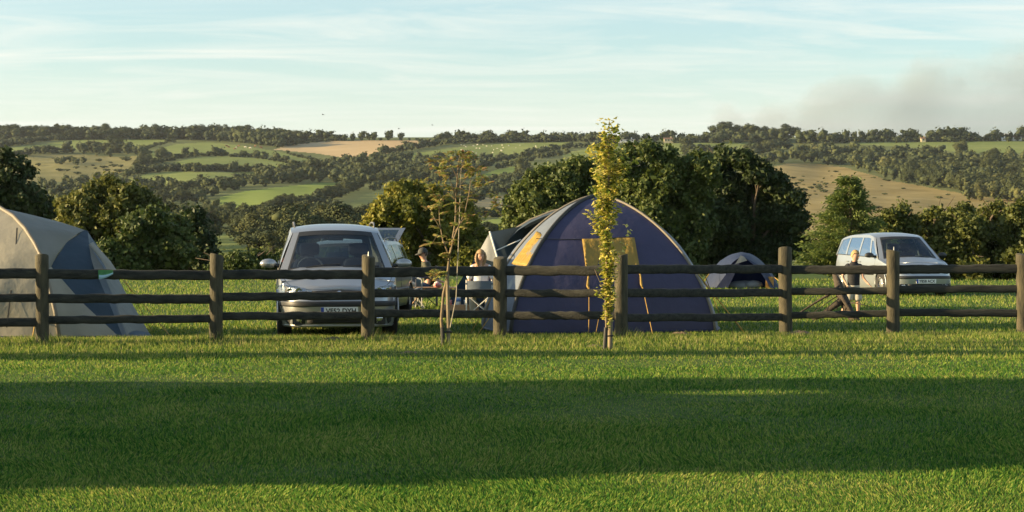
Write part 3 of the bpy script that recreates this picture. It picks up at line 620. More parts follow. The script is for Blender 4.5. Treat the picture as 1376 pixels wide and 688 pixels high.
# trees standing outside the frame to the left: their long evening shadows cross the lawn
def shade_tree(name, cx, y0, y1, ztop, n, seed, label, hole=None, lo=0.0, slope=0.0):
    r = np.random.default_rng(seed); e = empty(name, (cx, (y0+y1)/2, 0), 0, label, 'tree'); hw = (y1-y0)/2
    P_ = np.stack([r.uniform(-1.3, 1.3, n), r.uniform(-1.45, 1, n)*hw, r.uniform(lo, ztop, n)], 1)
    edge = hw*(1-0.09*np.abs(np.sin(P_[:, 2]*2.1+seed))-0.05*np.abs(np.sin(P_[:, 2]*5.7+seed*2+np.sign(P_[:, 1])))-0.03*np.abs(np.sin(P_[:, 2]*13+np.sign(P_[:, 1])*2))-0.25*np.clip((P_[:, 2]-ztop*.75)/(ztop*.25), 0, 1)**2)
    near = np.clip(slope*(4.2-P_[:, 2]), -.5, 1.7)      # the skirt spreads lower down on the camera side
    P_ = P_[(P_[:, 1] < edge) & (P_[:, 1] > -edge-near)]
    if hole:
        k_ = P_[:, 0]/S.x; P_ = P_[((P_[:, 1]+(y0+y1)/2-hole[0]-S.y*k_)/hole[2])**2+((P_[:, 2]-hole[1]-k_*math.tan(SUN_EL))/hole[3])**2 > 1]
    V, Fc = cards(P_, sphere_dirs(r, len(P_)), 0.2, r, 0.5, .8); mk('crown', V, Fc, LEAF['dark'], e)
    m = MB(); m.tube([(0, 0, -.2), (0, 0, ztop*.6)], [.25, .1], 8)
    for k in range(6): m.tube([(0, 0, .5+k*.4), (r.uniform(-.8, .8), r.uniform(-1, 1)*hw*.8, ztop*r.uniform(.5, .9))], [.08, .02], 5)
    m.done('trunk', bark, e, True)
def back(x, y, X):                                     # ground point x,y traced towards the sun to the line x = X
    k = (X-x)/S.x; return y+S.y*k, k*math.tan(SUN_EL)
ya, _ = back(-3.0, 10.5, -15); yb, _ = back(-2.0, 18.1, -15); yh, zh = back(2.1, 16.55, -15)
shade_tree('shade_tree', -15, ya, yb, 6.3, 19000, 1, 'wide dense tree standing outside the view whose shadow covers the lawn', hole=(yh, zh, .42, .24), slope=.62)
ya, _ = back(-6, 21.2, -15); yb, _ = back(-6, 22.1, -15)
shade_tree('shade_bush', -15, ya, yb, 4.8, 2600, 2, 'slim columnar bush outside the view casting a thin shadow stripe')

# ------------------------------------------------------------------ grass
GRASS = leafmat('grass_blade', [(0.015, 0.078, 0.014), (0.058, 0.163, 0.023), (0.185, 0.278, 0.043), (0.34, 0.33, 0.10)], 0.40, rough=0.8, big=0.22, bigscale=0.55, spec=0.08)
CAMP = leafmat('camp_field_blade', [(0.028, 0.095, 0.015), (0.110, 0.195, 0.028), (0.255, 0.310, 0.055), (0.40, 0.36, 0.13)], 0.42, rough=0.8, big=0.15, bigscale=0.4, spec=0.08)
ROUGH = leafmat('rough_grass_blade', [(0.050, 0.110, 0.020), (0.130, 0.200, 0.040), (0.27, 0.29, 0.085), (0.42, 0.36, 0.17)], 0.4, rough=0.8, big=0.30, bigscale=1.5, spec=0.08)
def blades(name, X, Y, h, w, mat, label, seed, lean=0.35, fine=False):
    r = np.random.default_rng(seed); n = len(X)
    Zb = np.array([bank(x, y) for x, y in zip(X[::1], Y[::1])], np.float32) if n < 60000 else 0.05*np.exp(-((Y-(24.3+0.10*X)-0.4)/1.3)**2)
    a = r.uniform(0, 6.28, n); ln = r.uniform(0.1, 1, n)*lean*h; H_ = h*r.uniform(.6, 1.25, n)
    b = r.uniform(0, 6.28, n); dx, dy = np.cos(b)*w/2, np.sin(b)*w/2
    # neighbouring blades share a lean, so the turf reads as tufts and streaks
    sx = np.sin(X*3.1+np.sin(Y*2.3)*1.7)+np.sin(Y*4.7+X*1.3); lx = np.cos(a)*ln+0.22*h*sx; ly = np.sin(a)*ln
    p0 = np.stack([X-dx, Y-dy, Zb-0.005], 1); p1 = np.stack([X+dx, Y+dy, Zb-0.005], 1)
    p2 = np.stack([X+lx*.45+dx*.6, Y+ly*.45+dy*.6, Zb+H_*.6], 1); p4 = np.stack([X+lx*.45-dx*.6, Y+ly*.45-dy*.6, Zb+H_*.6], 1); p3 = np.stack([X+lx*1.3, Y+ly*1.3, Zb+H_], 1)
    k = 4 if fine else 3; V = np.stack([p0, p1, p2, p3] if fine else [p0, p1, p3], 1).reshape(-1, 3).astype(np.float32); Fc = np.arange(k*n).reshape(-1, k)
    o = mk(name, V, Fc, mat); tag(o, label, 'grass', kind='stuff')
def scatter(n, y0, y1, seed, k=0.31, p=1.0):
    r = np.random.default_rng(seed); v = r.uniform(1/y1, 1/y0, n); Y = 1/v; X = r.uniform(-1, 1, n)*(k*Y+.9); return X.astype(np.float32), Y.astype(np.float32)
X, Y = scatter(350000, 8.3, 21.6, 3)
cl = np.sin(X*1.7+Y*.9)*np.sin(Y*2.1-X*.6); H0 = 0.021+0.005*cl+0.0003*Y; blades('lawn_grass', X, Y, H0, 0.0034+0.00026*Y, GRASS, 'short mown lawn grass in front of the fence', 4, 0.6, True)
POSTXY = [((u_-U0)/F*depth(r_), depth(r_)-.08) for u_, r_ in ((57, 466), (290, 463), (494, 460), (672, 456), (835, 458), (1056, 449), (1200, 450), (1375, 450), (599, 468), (817, 471))]
X, Y = scatter(60000, 21.2, 28.5, 5); m_ = np.abs(Y-(24.3+.1*X)-.5) < 2.1*(1+.15*np.sin(X*5)); X, Y = X[m_], Y[m_]
blades('rough_grass', X, Y, (0.065+0.03*np.sin(X*4+Y*3)*np.sin(X*1.3))*np.clip(1.2-np.abs(Y-(24.3+.1*X)-.5)/2.4, .3, 1)*(1+1.3*sum(np.exp(-((X-px_)**2+(Y-py_)**2)/.05) for px_, py_ in POSTXY)), 0.011, ROUGH, 'longer rough grass growing along the foot of the fence', 6, 0.5)
X, Y = scatter(120000, 21.2, 67, 7); blades('camp_field_grass', X, Y, 0.036+0.0006*Y, 0.0055+0.00045*Y, CAMP, 'grass of the camping field behind the fence', 8, 0.6)
# molehills / scuffed soil
soil = principled('bare_soil', (0.16, 0.11, 0.065), 0.95, var=0.4, scale=12, bump=0.6, bscale=40)
for u, r, w, lab in ((915, 452, .16, 'small brown molehill in front of the purple tent'), (448, 462, .14, 'scuffed brown soil patch by the fence post before the silver car'), (1075, 452, .20, 'scuffed soil mound right of the tall fence post'), (800, 468, .10, 'brown soil patch at the foot of the golden sapling'), (550, 476, .12, 'dull soil patch left of the thin sapling')):
    p = G(u, r); m = MB(); V = []; rr = random.Random(int(u))
    for i in range(5):
        for k in range(12):
            t_ = 6.283*k/12; q = i/4; V.append((p.x+math.cos(t_)*w*q*1.4*rr.uniform(.85, 1.1), p.y+math.sin(t_)*w*q*rr.uniform(.85, 1.1), p.z+0.06*(1-q*q)*w/.16*rr.uniform(.8, 1.2)-.01+bank(p.x, p.y)))
    m.add(V, [(i*12+k, i*12+(k+1) % 12, (i+1)*12+(k+1) % 12, (i+1)*12+k) for i in range(4) for k in range(12)]); o = m.done('molehill', soil, None, True); tag(o, lab, 'molehill')
# ------------------------------------------------------------------ fence
wood_post = principled('weathered_post', (0.022, 0.021, 0.013), 0.9, scale=6, bump=0.9, bscale=30, col2=(0.100, 0.085, 0.048), stretch=(3, 3, 0.6), bdist=0.01)
wood_rail = principled('weathered_rail', (0.010, 0.011, 0.009), 0.92, scale=5, bump=0.8, bscale=26, col2=(0.050, 0.048, 0.036), stretch=(0.5, 4, 4), bdist=0.012)
POSTS = [(-170, 469, 345), (57, 466, 343), (290, 463, 342), (494, 460, 344), (672, 456, 346), (835, 458, 343), (1056, 449, 333), (1200, 450, 337), (1375, 450, 342), (1560, 449, 341)]
RAILS = [  # per bay: three rails as (left row, right row)
 [(367, 367.5), (401, 400), (434, 433)], [(368, 370), (401, 401), (434, 430)][0:0] or [(368, 370), (401, 402), (430, 428)],
 [(369, 369), (399, 397), (425, 424)], [(366, 364), (394, 394), (421, 422)], [(363.5, 364), (394, 394), (424, 424)],
 [(362, 361.5), (393.5, 393.5), (427, 426)], [(362.5, 362.5), (391.5, 390.5), (424, 421)], [(362, 361), (389, 388), (420, 421)], [(361, 361), (389, 389), (421, 421)]]
fence = empty('timber_fence', G(57, 466), 0, 'dark weathered post and three rail timber fence crossing the whole view', 'fence'); fo = fence.location.copy()
PP = []
for i, (u, rb, rt) in enumerate(POSTS):
    p = G(u, rb); h = (rb-rt)*p.y/F; r0 = 9.0*p.y/F; PP.append(p); rr = random.Random(i*7+1)
    V = []; segs = 16; levels = [-0.3, 0.0, .15, .3, .45, .6, .75, .9, 1.0, 1.12][:10]; levels = [-0.25]+[h*k/9 for k in range(9)]+[h-0.012, h]
    lean = (rr.uniform(-.012, .012), rr.uniform(-.01, .01))
    for j, z in enumerate(levels):
        for k in range(segs):
            t_ = 2*math.pi*k/segs; w = 1+0.07*noise.noise(Vector((math.cos(t_)*1.3+i*9, math.sin(t_)*1.3, z*1.1)))+0.02*noise.noise(Vector((math.cos(t_)*6+i*3, math.sin(t_)*6, z*5)))
            if j == len(levels)-1: w *= 0.90
            tilt = 0.02*math.cos(t_+i*1.3) if j >= len(levels)-2 else 0
            V.append((p.x-fo.x+lean[0]*z+r0*w*math.cos(t_), p.y-fo.y+lean[1]*z+r0*w*math.sin(t_), z+tilt))
    n = len(levels); Fc = [(j*segs+k, j*segs+(k+1) % segs, (j+1)*segs+(k+1) % segs, (j+1)*segs+k) for j in range(n-1) for k in range(segs)]+[tuple((n-1)*segs+k for k in range(segs))]
    po = mk('post', V, Fc, wood_post, fence, True)
    if i in (3, 7): tag(po, 'post with a short stub nail on its top')
for i, bay in enumerate(RAILS):
    a, b = PP[i], PP[i+1]
    for j, (r1, r2) in enumerate(bay):
        z1 = EYE+(HOR-r1)/F*a.y; z2 = EYE+(HOR-r2)/F*b.y; rr = random.Random(i*5+j); V = []; ns = 22; seg = 12
        hh = [0.063, 0.057, 0.054][j]*rr.uniform(.93, 1.08); tw = 0.038
        for s in range(ns+1):
            q = s/ns; x = a.x+(b.x-a.x)*q; y = a.y+(b.y-a.y)*q; z = z1+(z2-z1)*q+0.005*math.sin(q*math.pi)*rr.choice((-1, 1))
            top = hh*(1+0.05*noise.noise(Vector((x*0.6, i*4+j*7, 0)))+0.025*noise.noise(Vector((x*4, i+j*3, 2)))); bot = hh*(1+0.06*noise.noise(Vector((x*0.6, i*2+j*5, 9)))+0.02*noise.noise(Vector((x*4, i+j, 5)))+(-.10*math.exp(-((q-.3-.12*(i%4))/.02)**2) if (i+j)%3 == 0 else 0))
            for k in range(seg):
                t_ = 2*math.pi*k/seg; cy, cz = math.cos(t_), math.sin(t_)
                yy = tw*math.copysign(abs(cy)**.6, cy); zz = (top if cz > 0 else bot)*math.copysign(abs(cz)**.75, cz)
                V.append((x-fo.x, y-fo.y+yy+0.012*noise.noise(Vector((x, j, i))), z+zz))
        Fc = [(s*seg+k, s*seg+(k+1) % seg, (s+1)*seg+(k+1) % seg, (s+1)*seg+k) for s in range(ns) for k in range(seg)]+[tuple(range(seg-1, -1, -1)), tuple(ns*seg+k for k in range(seg))]
        mk('rail', V, Fc, wood_rail, fence, True)
nailm = principled('galvanised_steel', (0.45, 0.45, 0.43), 0.5, metal=0.8)
for i in (3, 7):
    u, rb, rt = POSTS[i]; p = PP[i]; h = (rb-rt)*p.y/F; m = MB(); m.tube([(p.x-fo.x+.01, p.y-fo.y, h-.02), (p.x-fo.x+.012, p.y-fo.y, h+.06)], [.012, .005], 6); m.done('nail', nailm, fence)
# green and pale blue notice pinned to the top rail
gcard = principled('green_card', (0.05, 0.20, 0.055), 0.6, var=.2, scale=20); bcard = principled('pale_blue_card', (0.28, 0.45, 0.50), 0.55)
t_ = (131-57)/(290-57); c = PP[1].lerp(PP[2], (141-57)/233); c = W(141, 368, c.y-.06)
e = empty('paper_notice', (c.x, c.y, c.z-.06), 0, 'small green and pale blue notice with a curled lower corner on the top rail', 'notice')
def rel(u, row, dy=0): p = W(u, row, c.y+dy); return tuple(p-Vector(e.location))
V = []; 
for s in range(9):
    q = s/8; u = 132+20*q; lo = 374.5-6.5*q**1.8
    V += [rel(u, 362.8, -.001), rel(u, 362.8+(lo-362.8)*.5, -.004), rel(u, lo, -.012-.03*q)]
mk('green_sheet', V, [(s*3+k, (s+1)*3+k, (s+1)*3+k+1, s*3+k+1) for s in range(8) for k in (0, 1)], gcard, e)
V = []
for s in range(9):
    q = s/8; u = 133+19*q; lo = 374.8-6.8*q**1.8; th = 5.5-3.6*q
    V += [rel(u, lo-th, -.02-.03*q), rel(u, lo-th*.4, -.036-.03*q), rel(u, lo+.4, -.03-.03*q)]
mk('folded_edge', V, [(s*3+k, (s+1)*3+k, (s+1)*3+k+1, s*3+k+1) for s in range(8) for k in (0, 1)], bcard, e)

# ------------------------------------------------------------------ saplings
stake_m = principled('pale_stake', (0.22, 0.175, 0.11), 0.85, var=.25, scale=10, bump=.3, stretch=(3, 3, .5)); rubber = principled('black_rubber', (0.015, 0.015, 0.014), 0.6); twig = principled('young_bark', (0.17, 0.125, 0.07), 0.8, var=.3, scale=20); cane = principled('bamboo_cane', (0.28, 0.24, 0.17), 0.6, var=.15, scale=10)
def at(e, y0):
    def f(u, row, dy=0.0): return W(u, row, y0+dy)-Vector(e.location)
    return f
b0 = G(599, 468); e = empty('rowan_sapling', b0, 0, 'thin sparse rowan sapling with drooping reddish leaves beside a pale stake', 'tree'); f = at(e, b0.y); y0 = b0.y
m = MB(); m.tube([f(596, 469), f(593, 430), f(596, 395, .02), f(601, 372), f(604, 345), f(612, 300, .03), f(613, 262), f(615, 232), f(618, 205)], [.022, .020, .019, .017, .015, .013, .011, .008, .004], 7)
BR = [([(604, 345), (595, 322, .1), (591, 300, .12), (590, 280, .1), (592, 262, .1)], .011), ([(603, 350), (610, 320, -.1), (618, 300, -.12), (625, 285, -.15), (630, 262, -.15), (634, 232, -.15), (640, 226, -.15)], .012), ([(592, 308, .1), (582, 290, .15), (577, 278, .18)], .007),
      ([(611, 312), (622, 296, -.05), (630, 290, -.08)], .007), ([(613, 285), (625, 268, .12), (636, 258, .2), (652, 246, .3)], .007), ([(613, 262), (619, 248, .1), (630, 236, .15), (644, 228, .2)], .006), ([(613, 268), (606, 245, -.1), (600, 232, -.2), (590, 225, -.25)], .006), ([(615, 240), (606, 222, .1), (596, 210, .15), (586, 218, .15)], .005),
      ([(614, 250), (622, 220, -.1), (628, 206, -.1), (633, 214, -.12)], .005), ([(604, 352), (596, 345, -.05), (588, 342, -.1)], .006), ([(601, 372), (592, 362, -.05), (584, 368, -.08)], .006), ([(633, 268), (648, 262, .1), (662, 268, .1), (672, 276, .1)], .005), ([(596, 315, .1), (586, 318, .1), (580, 330, .1)], .004)]
for pts, r0 in BR: m.tube([f(*p) for p in pts], [r0*(1-.75*i/(len(pts)-1)) for i in range(len(pts))], 5)
m.done('trunk', twig, e, True)
ROW = leafmat('rowan_leaf', [(0.09, 0.14, 0.03), (0.24, 0.28, 0.06), (0.38, 0.38, 0.10), (0.40, 0.20, 0.09), (0.50, 0.47, 0.18)], 0.45, big=.1)
LV = []; LF = []
def pinnate(p, d, L, r):
    d = d.normalized(); s = d.cross(Vector((0, 0, 1))); s = s.normalized() if s.length > .01 else Vector((1, 0, 0)); k = 6
    for i in range(k):
        q = (i+1)/k; c = p+d*L*q-Vector((0, 0, L*.30*q*q))
        for sg in (-1, 1):
            w = L*.42*(1-.4*abs(q-.5)); tdir = (s*sg*.9+d*.35+Vector((0, 0, -.45+r.uniform(-.2, .2)))).normalized()*w; n_ = d*w*.40
            b = len(LV); LV.extend([c, c+tdir*.5+n_, c+tdir, c+tdir*.5-n_]); LF.append((b, b+1, b+2, b+3))
rr = random.Random(3)
for pts, r0 in BR:
    P3 = [f(*p) for p in pts]
    for i in range(len(P3)):
        if i == 0: continue
        num = 4 if i == len(P3)-1 else 1
        for k in range(num+1): 
            a = rr.uniform(0, 6.28); pp = P3[i].lerp(P3[i-1], rr.random()*.35); pinnate(pp, Vector((math.cos(a), math.sin(a)*.8, rr.uniform(.1, .8))), rr.uniform(.09, .16), rr)
for u, r, k in ((612, 204, 6), (622, 203, 7), (630, 206, 5), (600, 210, 5), (586, 218, 5), (640, 228, 7), (650, 236, 5), (644, 240, 4), (592, 262, 6), (598, 255, 6), (588, 270, 5), (577, 280, 4), (672, 268, 4), (665, 262, 4), (612, 212, 6), (584, 366, 5), (588, 372, 5), (580, 364, 4), (606, 270, 5), (620, 275, 4), (575, 240, 4), (590, 225, 6), (660, 282, 3), (624, 300, 3), (600, 235, 3)):
    for j in range((k+1)//2+1): a = rr.uniform(0, 6.28); pinnate(f(u+rr.uniform(-5, 5), r+rr.uniform(-4, 4), rr.uniform(-.15, .15)), Vector((math.cos(a), math.sin(a)*.8, rr.uniform(-.7, .8))), rr.uniform(.08, .14), rr)
mk('leaves', LV, LF, ROW, e)
m = MB(); m.tube([f(603, 470), f(602, 415), f(601, 368)], [.024, .024, .023], 8); m.done('stake', stake_m, e)
m = MB(); m.tube([f(605, 440, -.03), f(613, 400, -.03), f(616, 330, -.02), f(620, 220, 0), f(621, 200, 0)], [.008, .008, .007, .006, .004], 6); m.done('cane', cane, e)
m = MB(); m.tube([f(595.5, 470, -.02), f(594.5, 440, -.02)], .027, 10); m.tube([f(593, 446, -.01), f(607, 446, -.03)], .012, 6); m.done('rubber_guard', rubber, e)

b0 = G(817, 471); e = empty('golden_sapling', b0, 0, 'narrow upright sapling with dense golden yellow leaves beside a pale stake', 'tree'); f = at(e, b0.y)
m = MB(); m.tube([f(813, 472), f(815, 440), f(814, 400), f(815, 350), f(817, 300), f(818, 240), f(818, 190), f(819, 160)], [.018, .016, .015, .013, .011, .009, .006, .002], 7)
r = np.random.default_rng(4); SP = [(160, 819, 2), (172, 819, 6), (182, 818, 13), (195, 816, 19), (210, 817, 22), (225, 818, 24), (240, 816, 24), (255, 815, 21), (270, 815, 20), (285, 810, 20), (300, 811, 22), (315, 815, 20), (330, 817, 17), (345, 818, 14), (360, 818, 12), (375, 820, 11), (390, 820, 9), (405, 818, 9), (415, 817, 8)]
LV = []; LF = []
def sil(row): 
    rows = [s[0] for s in SP]; return np.interp(row, rows, [s[1] for s in SP]), np.interp(row, rows, [s[2]*(1.15 if s[0] < 300 else .65) for s in SP])
def leaf5(c, d, w):
    d = Vector(d).normalized(); s = d.cross(Vector((0.1, 0.2, 1))).normalized(); n_ = d.cross(s)*w*.25; b = len(LV)
    LV.extend([c, c+d*w*.45+s*w*.42+n_, c+d*w, c+d*w*.45-s*w*.42+n_, c+d*w*.5]); LF.extend([(b, b+1, b+4), (b+1, b+2, b+4), (b+2, b+3, b+4), (b+3, b, b+4)])
for i in range(64):
    row = 172+245*(i/64)**1.0+r.normal()*2; cu, hw = sil(row); a = r.uniform(0, 6.28); R_ = hw*b0.y/F*r.uniform(.45, 1.25)
    st = Vector(f(817, row+26)); tip = Vector(f(cu, row))+Vector((math.cos(a)*R_, math.sin(a)*R_, 0)); m.tube([st, st.lerp(tip, .6)+Vector((math.cos(a), math.sin(a), 0))*R_*.15, tip], [.006, .004, .0015], 4)
    for k in range(int(14+hw*1.5)):
        q = r.uniform(.15, 1.08); p = st.lerp(tip, q)+Vector(r.normal(size=3)*.022); leaf5(p, (r.normal(), r.normal(), r.uniform(-.9, .5)), r.uniform(.045, .078))
for (cu, cr, n_) in ((830, 172, 14), (826, 180, 8), (813, 164, 6), (822, 163, 5), (794, 198, 16), (797, 210, 14), (836, 205, 10), (838, 330, 7), (842, 307, 7), (805, 392, 8), (806, 283, 12), (801, 275, 8)):
    for k in range(n_): leaf5(Vector(f(cu+r.normal()*3, cr+r.normal()*4, r.normal()*.04)), (r.normal(), r.normal(), r.uniform(-.9, .5)), r.uniform(.045, .075))
m.tube([f(818, 190), f(826, 182), f(831, 166)], [.006, .004, .002], 4); m.tube([f(817, 232), f(800, 210), f(794, 194)], [.006, .004, .002], 4); m.tube([f(818, 168), f(812, 164)], [.003, .001], 4); m.tube([f(818, 168), f(824, 163)], [.003, .001], 4)
m.tube([f(814, 395), f(803, 372, -.03), (f(799, 362, -.03))], [.005, .004, .002], 4); m.done('trunk', twig, e, True)
GOLD = leafmat('golden_leaf', [(0.10, 0.17, 0.025), (0.30, 0.33, 0.05), (0.64, 0.56, 0.11), (0.80, 0.70, 0.25)], 0.42, rough=.5, big=.15)
mk('leaves', LV, LF, GOLD, e)
m = MB(); m.tube([f(820, 472, .05), f(820, 420, .05), f(819.5, 366, .05)], [.030, .030, .029], 8); m.done('stake', stake_m, e)
m = MB(); m.tube([f(812.5, 473, -.01), f(814.5, 440, -.01)], .026, 10); m.tube([f(812, 452, -.02), f(824, 451, .03)], .010, 6); m.done('rubber_guard', rubber, e)

# ------------------------------------------------------------------ fabric helper
def fabric(name, col, var=.08, sheen=.3, tr=0.18, rough=.55, bump=.55, bs=2.6):
    m = principled(name, col, rough, var=var, scale=2.2, bump=bump, bscale=bs, spec=.4, trans=tr, bdist=.06); return m
navy = fabric('navy_nylon', (0.048, 0.047, 0.098), .12, tr=.12, rough=.5); navy_g = fabric('dark_groundsheet', (0.012, 0.016, 0.045), .1, tr=0)
slate = fabric('slate_blue_nylon', (0.15, 0.175, 0.215), .08); sleeve_l = fabric('pale_sleeve', (0.24, 0.21, 0.16), .05); sleeve_d = fabric('dark_sleeve', (0.045, 0.045, 0.04), .05)
yellowc = fabric('ochre_cotton', (0.36, 0.235, 0.045), .08, bump=.6, bs=9); greenc = fabric('dark_green_canopy', (0.045, 0.060, 0.070), .1); whitec = fabric('pale_grey_fabric', (0.19, 0.205, 0.215), .05)
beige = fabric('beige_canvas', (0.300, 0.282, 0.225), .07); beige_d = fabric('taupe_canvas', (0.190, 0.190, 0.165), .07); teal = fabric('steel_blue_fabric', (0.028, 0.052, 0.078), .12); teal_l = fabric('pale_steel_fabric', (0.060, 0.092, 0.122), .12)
rope = principled('orange_rope', (0.42, 0.25, 0.05), .7); polem = principled('pole_alloy', (0.55, 0.52, 0.46), .4, metal=.7); whitepole = principled('white_pole', (.7, .68, .62), .5)
def loft(name, A, B, mat, parent, nA=24, nB=10, sag=0.0, thick=0, wr=0.0, seed=0, off=None):
    """surface between two polylines (lists of points); sag pulls the middle inwards along a given vector"""
    def res(P, n):
        P = [Vector(p) for p in P]; L = [0]
        for a, b in zip(P[:-1], P[1:]): L.append(L[-1]+(b-a).length)
        out = []
        for i in range(n+1):
            s = L[-1]*i/n; k = 0
            while k < len(L)-2 and L[k+1] < s: k += 1
            q = (s-L[k])/max(1e-9, L[k+1]-L[k]); out.append(P[k].lerp(P[k+1], min(1, q)))
        return out
    a = res(A, nA); b = res(B, nA); V = []; sg = Vector(sag) if sag else Vector((0, 0, 0)); 
    for i in range(nA+1):
        for j in range(nB+1):
            q = j/nB; p = a[i].lerp(b[i], q)+sg*math.sin(math.pi*q)*math.sin(math.pi*min(1, .15+i/nA*.85))
            if wr: p = p+Vector((0, wr, 0))*noise.noise(Vector((p.x*2.2+seed, p.z*1.4, seed)))*math.sin(math.pi*q)
            V.append(p)
    Fc = [(i*(nB+1)+j, i*(nB+1)+j+1, (i+1)*(nB+1)+j+1, (i+1)*(nB+1)+j) for i in range(nA) for j in range(nB)]
    return mk(name, V, Fc, mat, parent, True)

# ------------------------------------------------------------------ purple dome tent
def poly_h(h): return max(0.0, (1-h**1.6))**.62
O = Vector((1.33, 29.0, 0)); HT = 2.06
tent = empty('dome_tent', (O.x, O.y, 0), 0, 'large navy and slate blue dome tent with ochre window covers behind the fence', 'tent')
CR = {'A': (W(651, 443, 28.6)), 'B': W(687, 451, 27.0), 'C': W(960, 447, 27.6)}
cA, cB, cC = [Vector((p.x-O.x, p.y-O.y, 0)) for p in (CR['A'], CR['B'], CR['C'])]; cD, cE, cF = -cA, -cB, -cC
HS = [1-(1-i/26)**1.0 for i in range(27)]
def pole(c, ofs=0.0): return [Vector((c.x*poly_h(h), c.y*poly_h(h), HT*(h**.97)))*(1+ofs) for h in [math.sin(i/26*math.pi/2)**1.0 if True else 0 for i in range(27)]]
def panel(name, c1, c2, mat, sag=.1, split=None):
    p1, p2 = pole(c1), pole(c2); n = (c1+c2).normalized(); V = []; nB = 14
    for i, (a, b) in enumerate(zip(p1, p2)):
        for j in range(nB+1):
            q = j/nB; s = math.sin(math.pi*q); p = a.lerp(b, q)-n*(-0.03)*s*math.sin(math.pi*i/26)+n*0.10*s*(1-i/26)
            p += n*0.03*noise.noise(Vector((p.x*1.3, p.z*1.6, p.y)))*s+n*.012*math.sin(p.z*9+p.x*5)*s*noise.noise(Vector((p.x*.7, p.z, 3)))
            V.append(p)
    Fc = [(i*(nB+1)+j, i*(nB+1)+j+1, (i+1)*(nB+1)+j+1, (i+1)*(nB+1)+j) for i in range(26) for j in range(nB)]
    return mk(name, V, Fc, mat, tent, True)
tag(panel('wall_panel', cB, cC, navy), 'wide navy front panel'); tag(panel('wall_panel', cA, cB, slate), 'slate blue side panel'); panel('wall_panel', cC, cD, slate); panel('wall_panel', cD, cE, navy); panel('wall_panel', cE, cF, slate); panel('wall_panel', cF, cA, slate)
for c, mt, r0 in ((cA, sleeve_l, .022), (cB, sleeve_d, .028), (cC, sleeve_l, .02), (cD, sleeve_d, .02), (cE, sleeve_d, .02), (cF, sleeve_l, .02)):
    m = MB(); m.tube(pole(c, .006), r0, 8); m.done('pole_sleeve', mt, tent, True)
m = MB()
for a, b in ((cA, cB), (cB, cC), (cC, cD)):
    n = (a+b).normalized(); pts = [a.lerp(b, k/10)+n*.115*math.sin(math.pi*k/10)+Vector((0, 0, .03)) for k in range(11)]; m.tube(pts, .03, 6)
m.done('groundsheet_edge', navy_g, tent, True)
def front_pt(u, row, c1, c2, off=.02):
    """point on a panel seen at a photo pixel: bilinear search"""
    best = None; p1, p2 = pole(c1), pole(c2); n = (c1+c2).normalized()
    for i in range(27):
        for j in range(29):
            q = j/28; s = math.sin(math.pi*q); p = p1[i].lerp(p2[i], q)+n*0.03*s*math.sin(math.pi*i/26)+n*0.10*s*(1-i/26)
            w = p+Vector((O.x, O.y, 0)); uu = U0+F*w.x/w.y; r_ = HOR-F*(w.z-EYE)/w.y; d = (uu-u)**2+(r_-row)**2
            if best is None or d < best[0]: best = (d, p)
    # refine by sliding within the view plane at that depth
    p = best[1]; y = p.y+O.y; w = W(u, row, y); return Vector((w.x-O.x, p.y, w.z))+n*off
def cover(name, quad_, c1, c2, mat, label=None):
    q = [front_pt(*p, c1, c2, .035) for p in quad_]; V = []; nn = 16; n = (c1+c2).normalized()
    for i in range(9):
        for j in range(nn+1):
            a = q[0].lerp(q[1], j/nn); b = q[3].lerp(q[2], j/nn); p = a.lerp(b, i/8)+n*(.012*math.sin(j*2.4+i*.3)*(i/8+.3)+.02*noise.noise(Vector((j*.3, i*.5, 2)))); V.append(p)
    for i in range(9):
        for j in range(nn+1): V.append(V[i*(nn+1)+j]-n*.03)
    k = 9*(nn+1); Fc = []
    for i in range(8):
        for j in range(nn): a = i*(nn+1)+j; Fc += [(a, a+1, a+nn+2, a+nn+1), (k+a, k+a+nn+1, k+a+nn+2, k+a+1)]
    for j in range(nn): Fc += [(j, k+j, k+j+1, j+1), (8*(nn+1)+j, 8*(nn+1)+j+1, k+8*(nn+1)+j+1, k+8*(nn+1)+j)]
    for i in range(8): a = i*(nn+1); Fc += [(a, a+nn+1, k+a+nn+1, k+a), (a+nn, k+a+nn, k+a+2*nn+1, a+2*nn+1)]
    o = mk(name, V, Fc, mat, tent, True); return tag(o, label)
cover('window_cover', [(782, 321), (852, 319), (859, 359), (787, 361)], cB, cC, yellowc, 'ochre window cover on the navy front')
cover('window_cover', [(723, 311), (738, 320), (710, 358), (690, 355)], cA, cB, yellowc, 'tilted ochre window cover on the slate side')
m = MB()
for pts in ([(792, 361), (790, 372), (789, 384), (791, 390)], [(856, 359), (860, 370), (861, 382), (863, 388)]):
    P3 = [front_pt(u, r, cB, cC, .05) for u, r in pts]; m.tube(P3, [.008, .014, .022, .008], 6)
m.done('rolled_tie', yellowc, tent, True)
for rw, mt_ in ((319.5, sleeve_d), (398, sleeve_d)):
    us_ = [u for u in range(700, 950, 10) if abs(u-803) < (150 if rw > 350 else 92)]
    m = MB(); m.tube([front_pt(u, rw+(2.0 if rw < 350 else 0)*math.sin((u-700)/40), cB, cC, .012) for u in us_], .005, 4); m.done('seam', mt_, tent)
def wrope(name, pts, r0=.0055, mat=rope):
    m = MB(); o0 = Vector((O.x, O.y, 0)); m.tube([Vector(p)-o0 for p in pts], r0, 5); return m.done(name, mat, tent, True)
def gp(u, row): p = G(u, row); return (p.x, p.y, 0.0)
o0 = Vector((O.x, O.y, 0))
wrope('guy_line', [front_pt(791, 386, cB, cC, .04)+o0, front_pt(790, 420, cB, cC, .12)+o0, gp(791, 452)]); wrope('guy_line', [front_pt(863, 386, cB, cC, .04)+o0, gp(878, 454)])
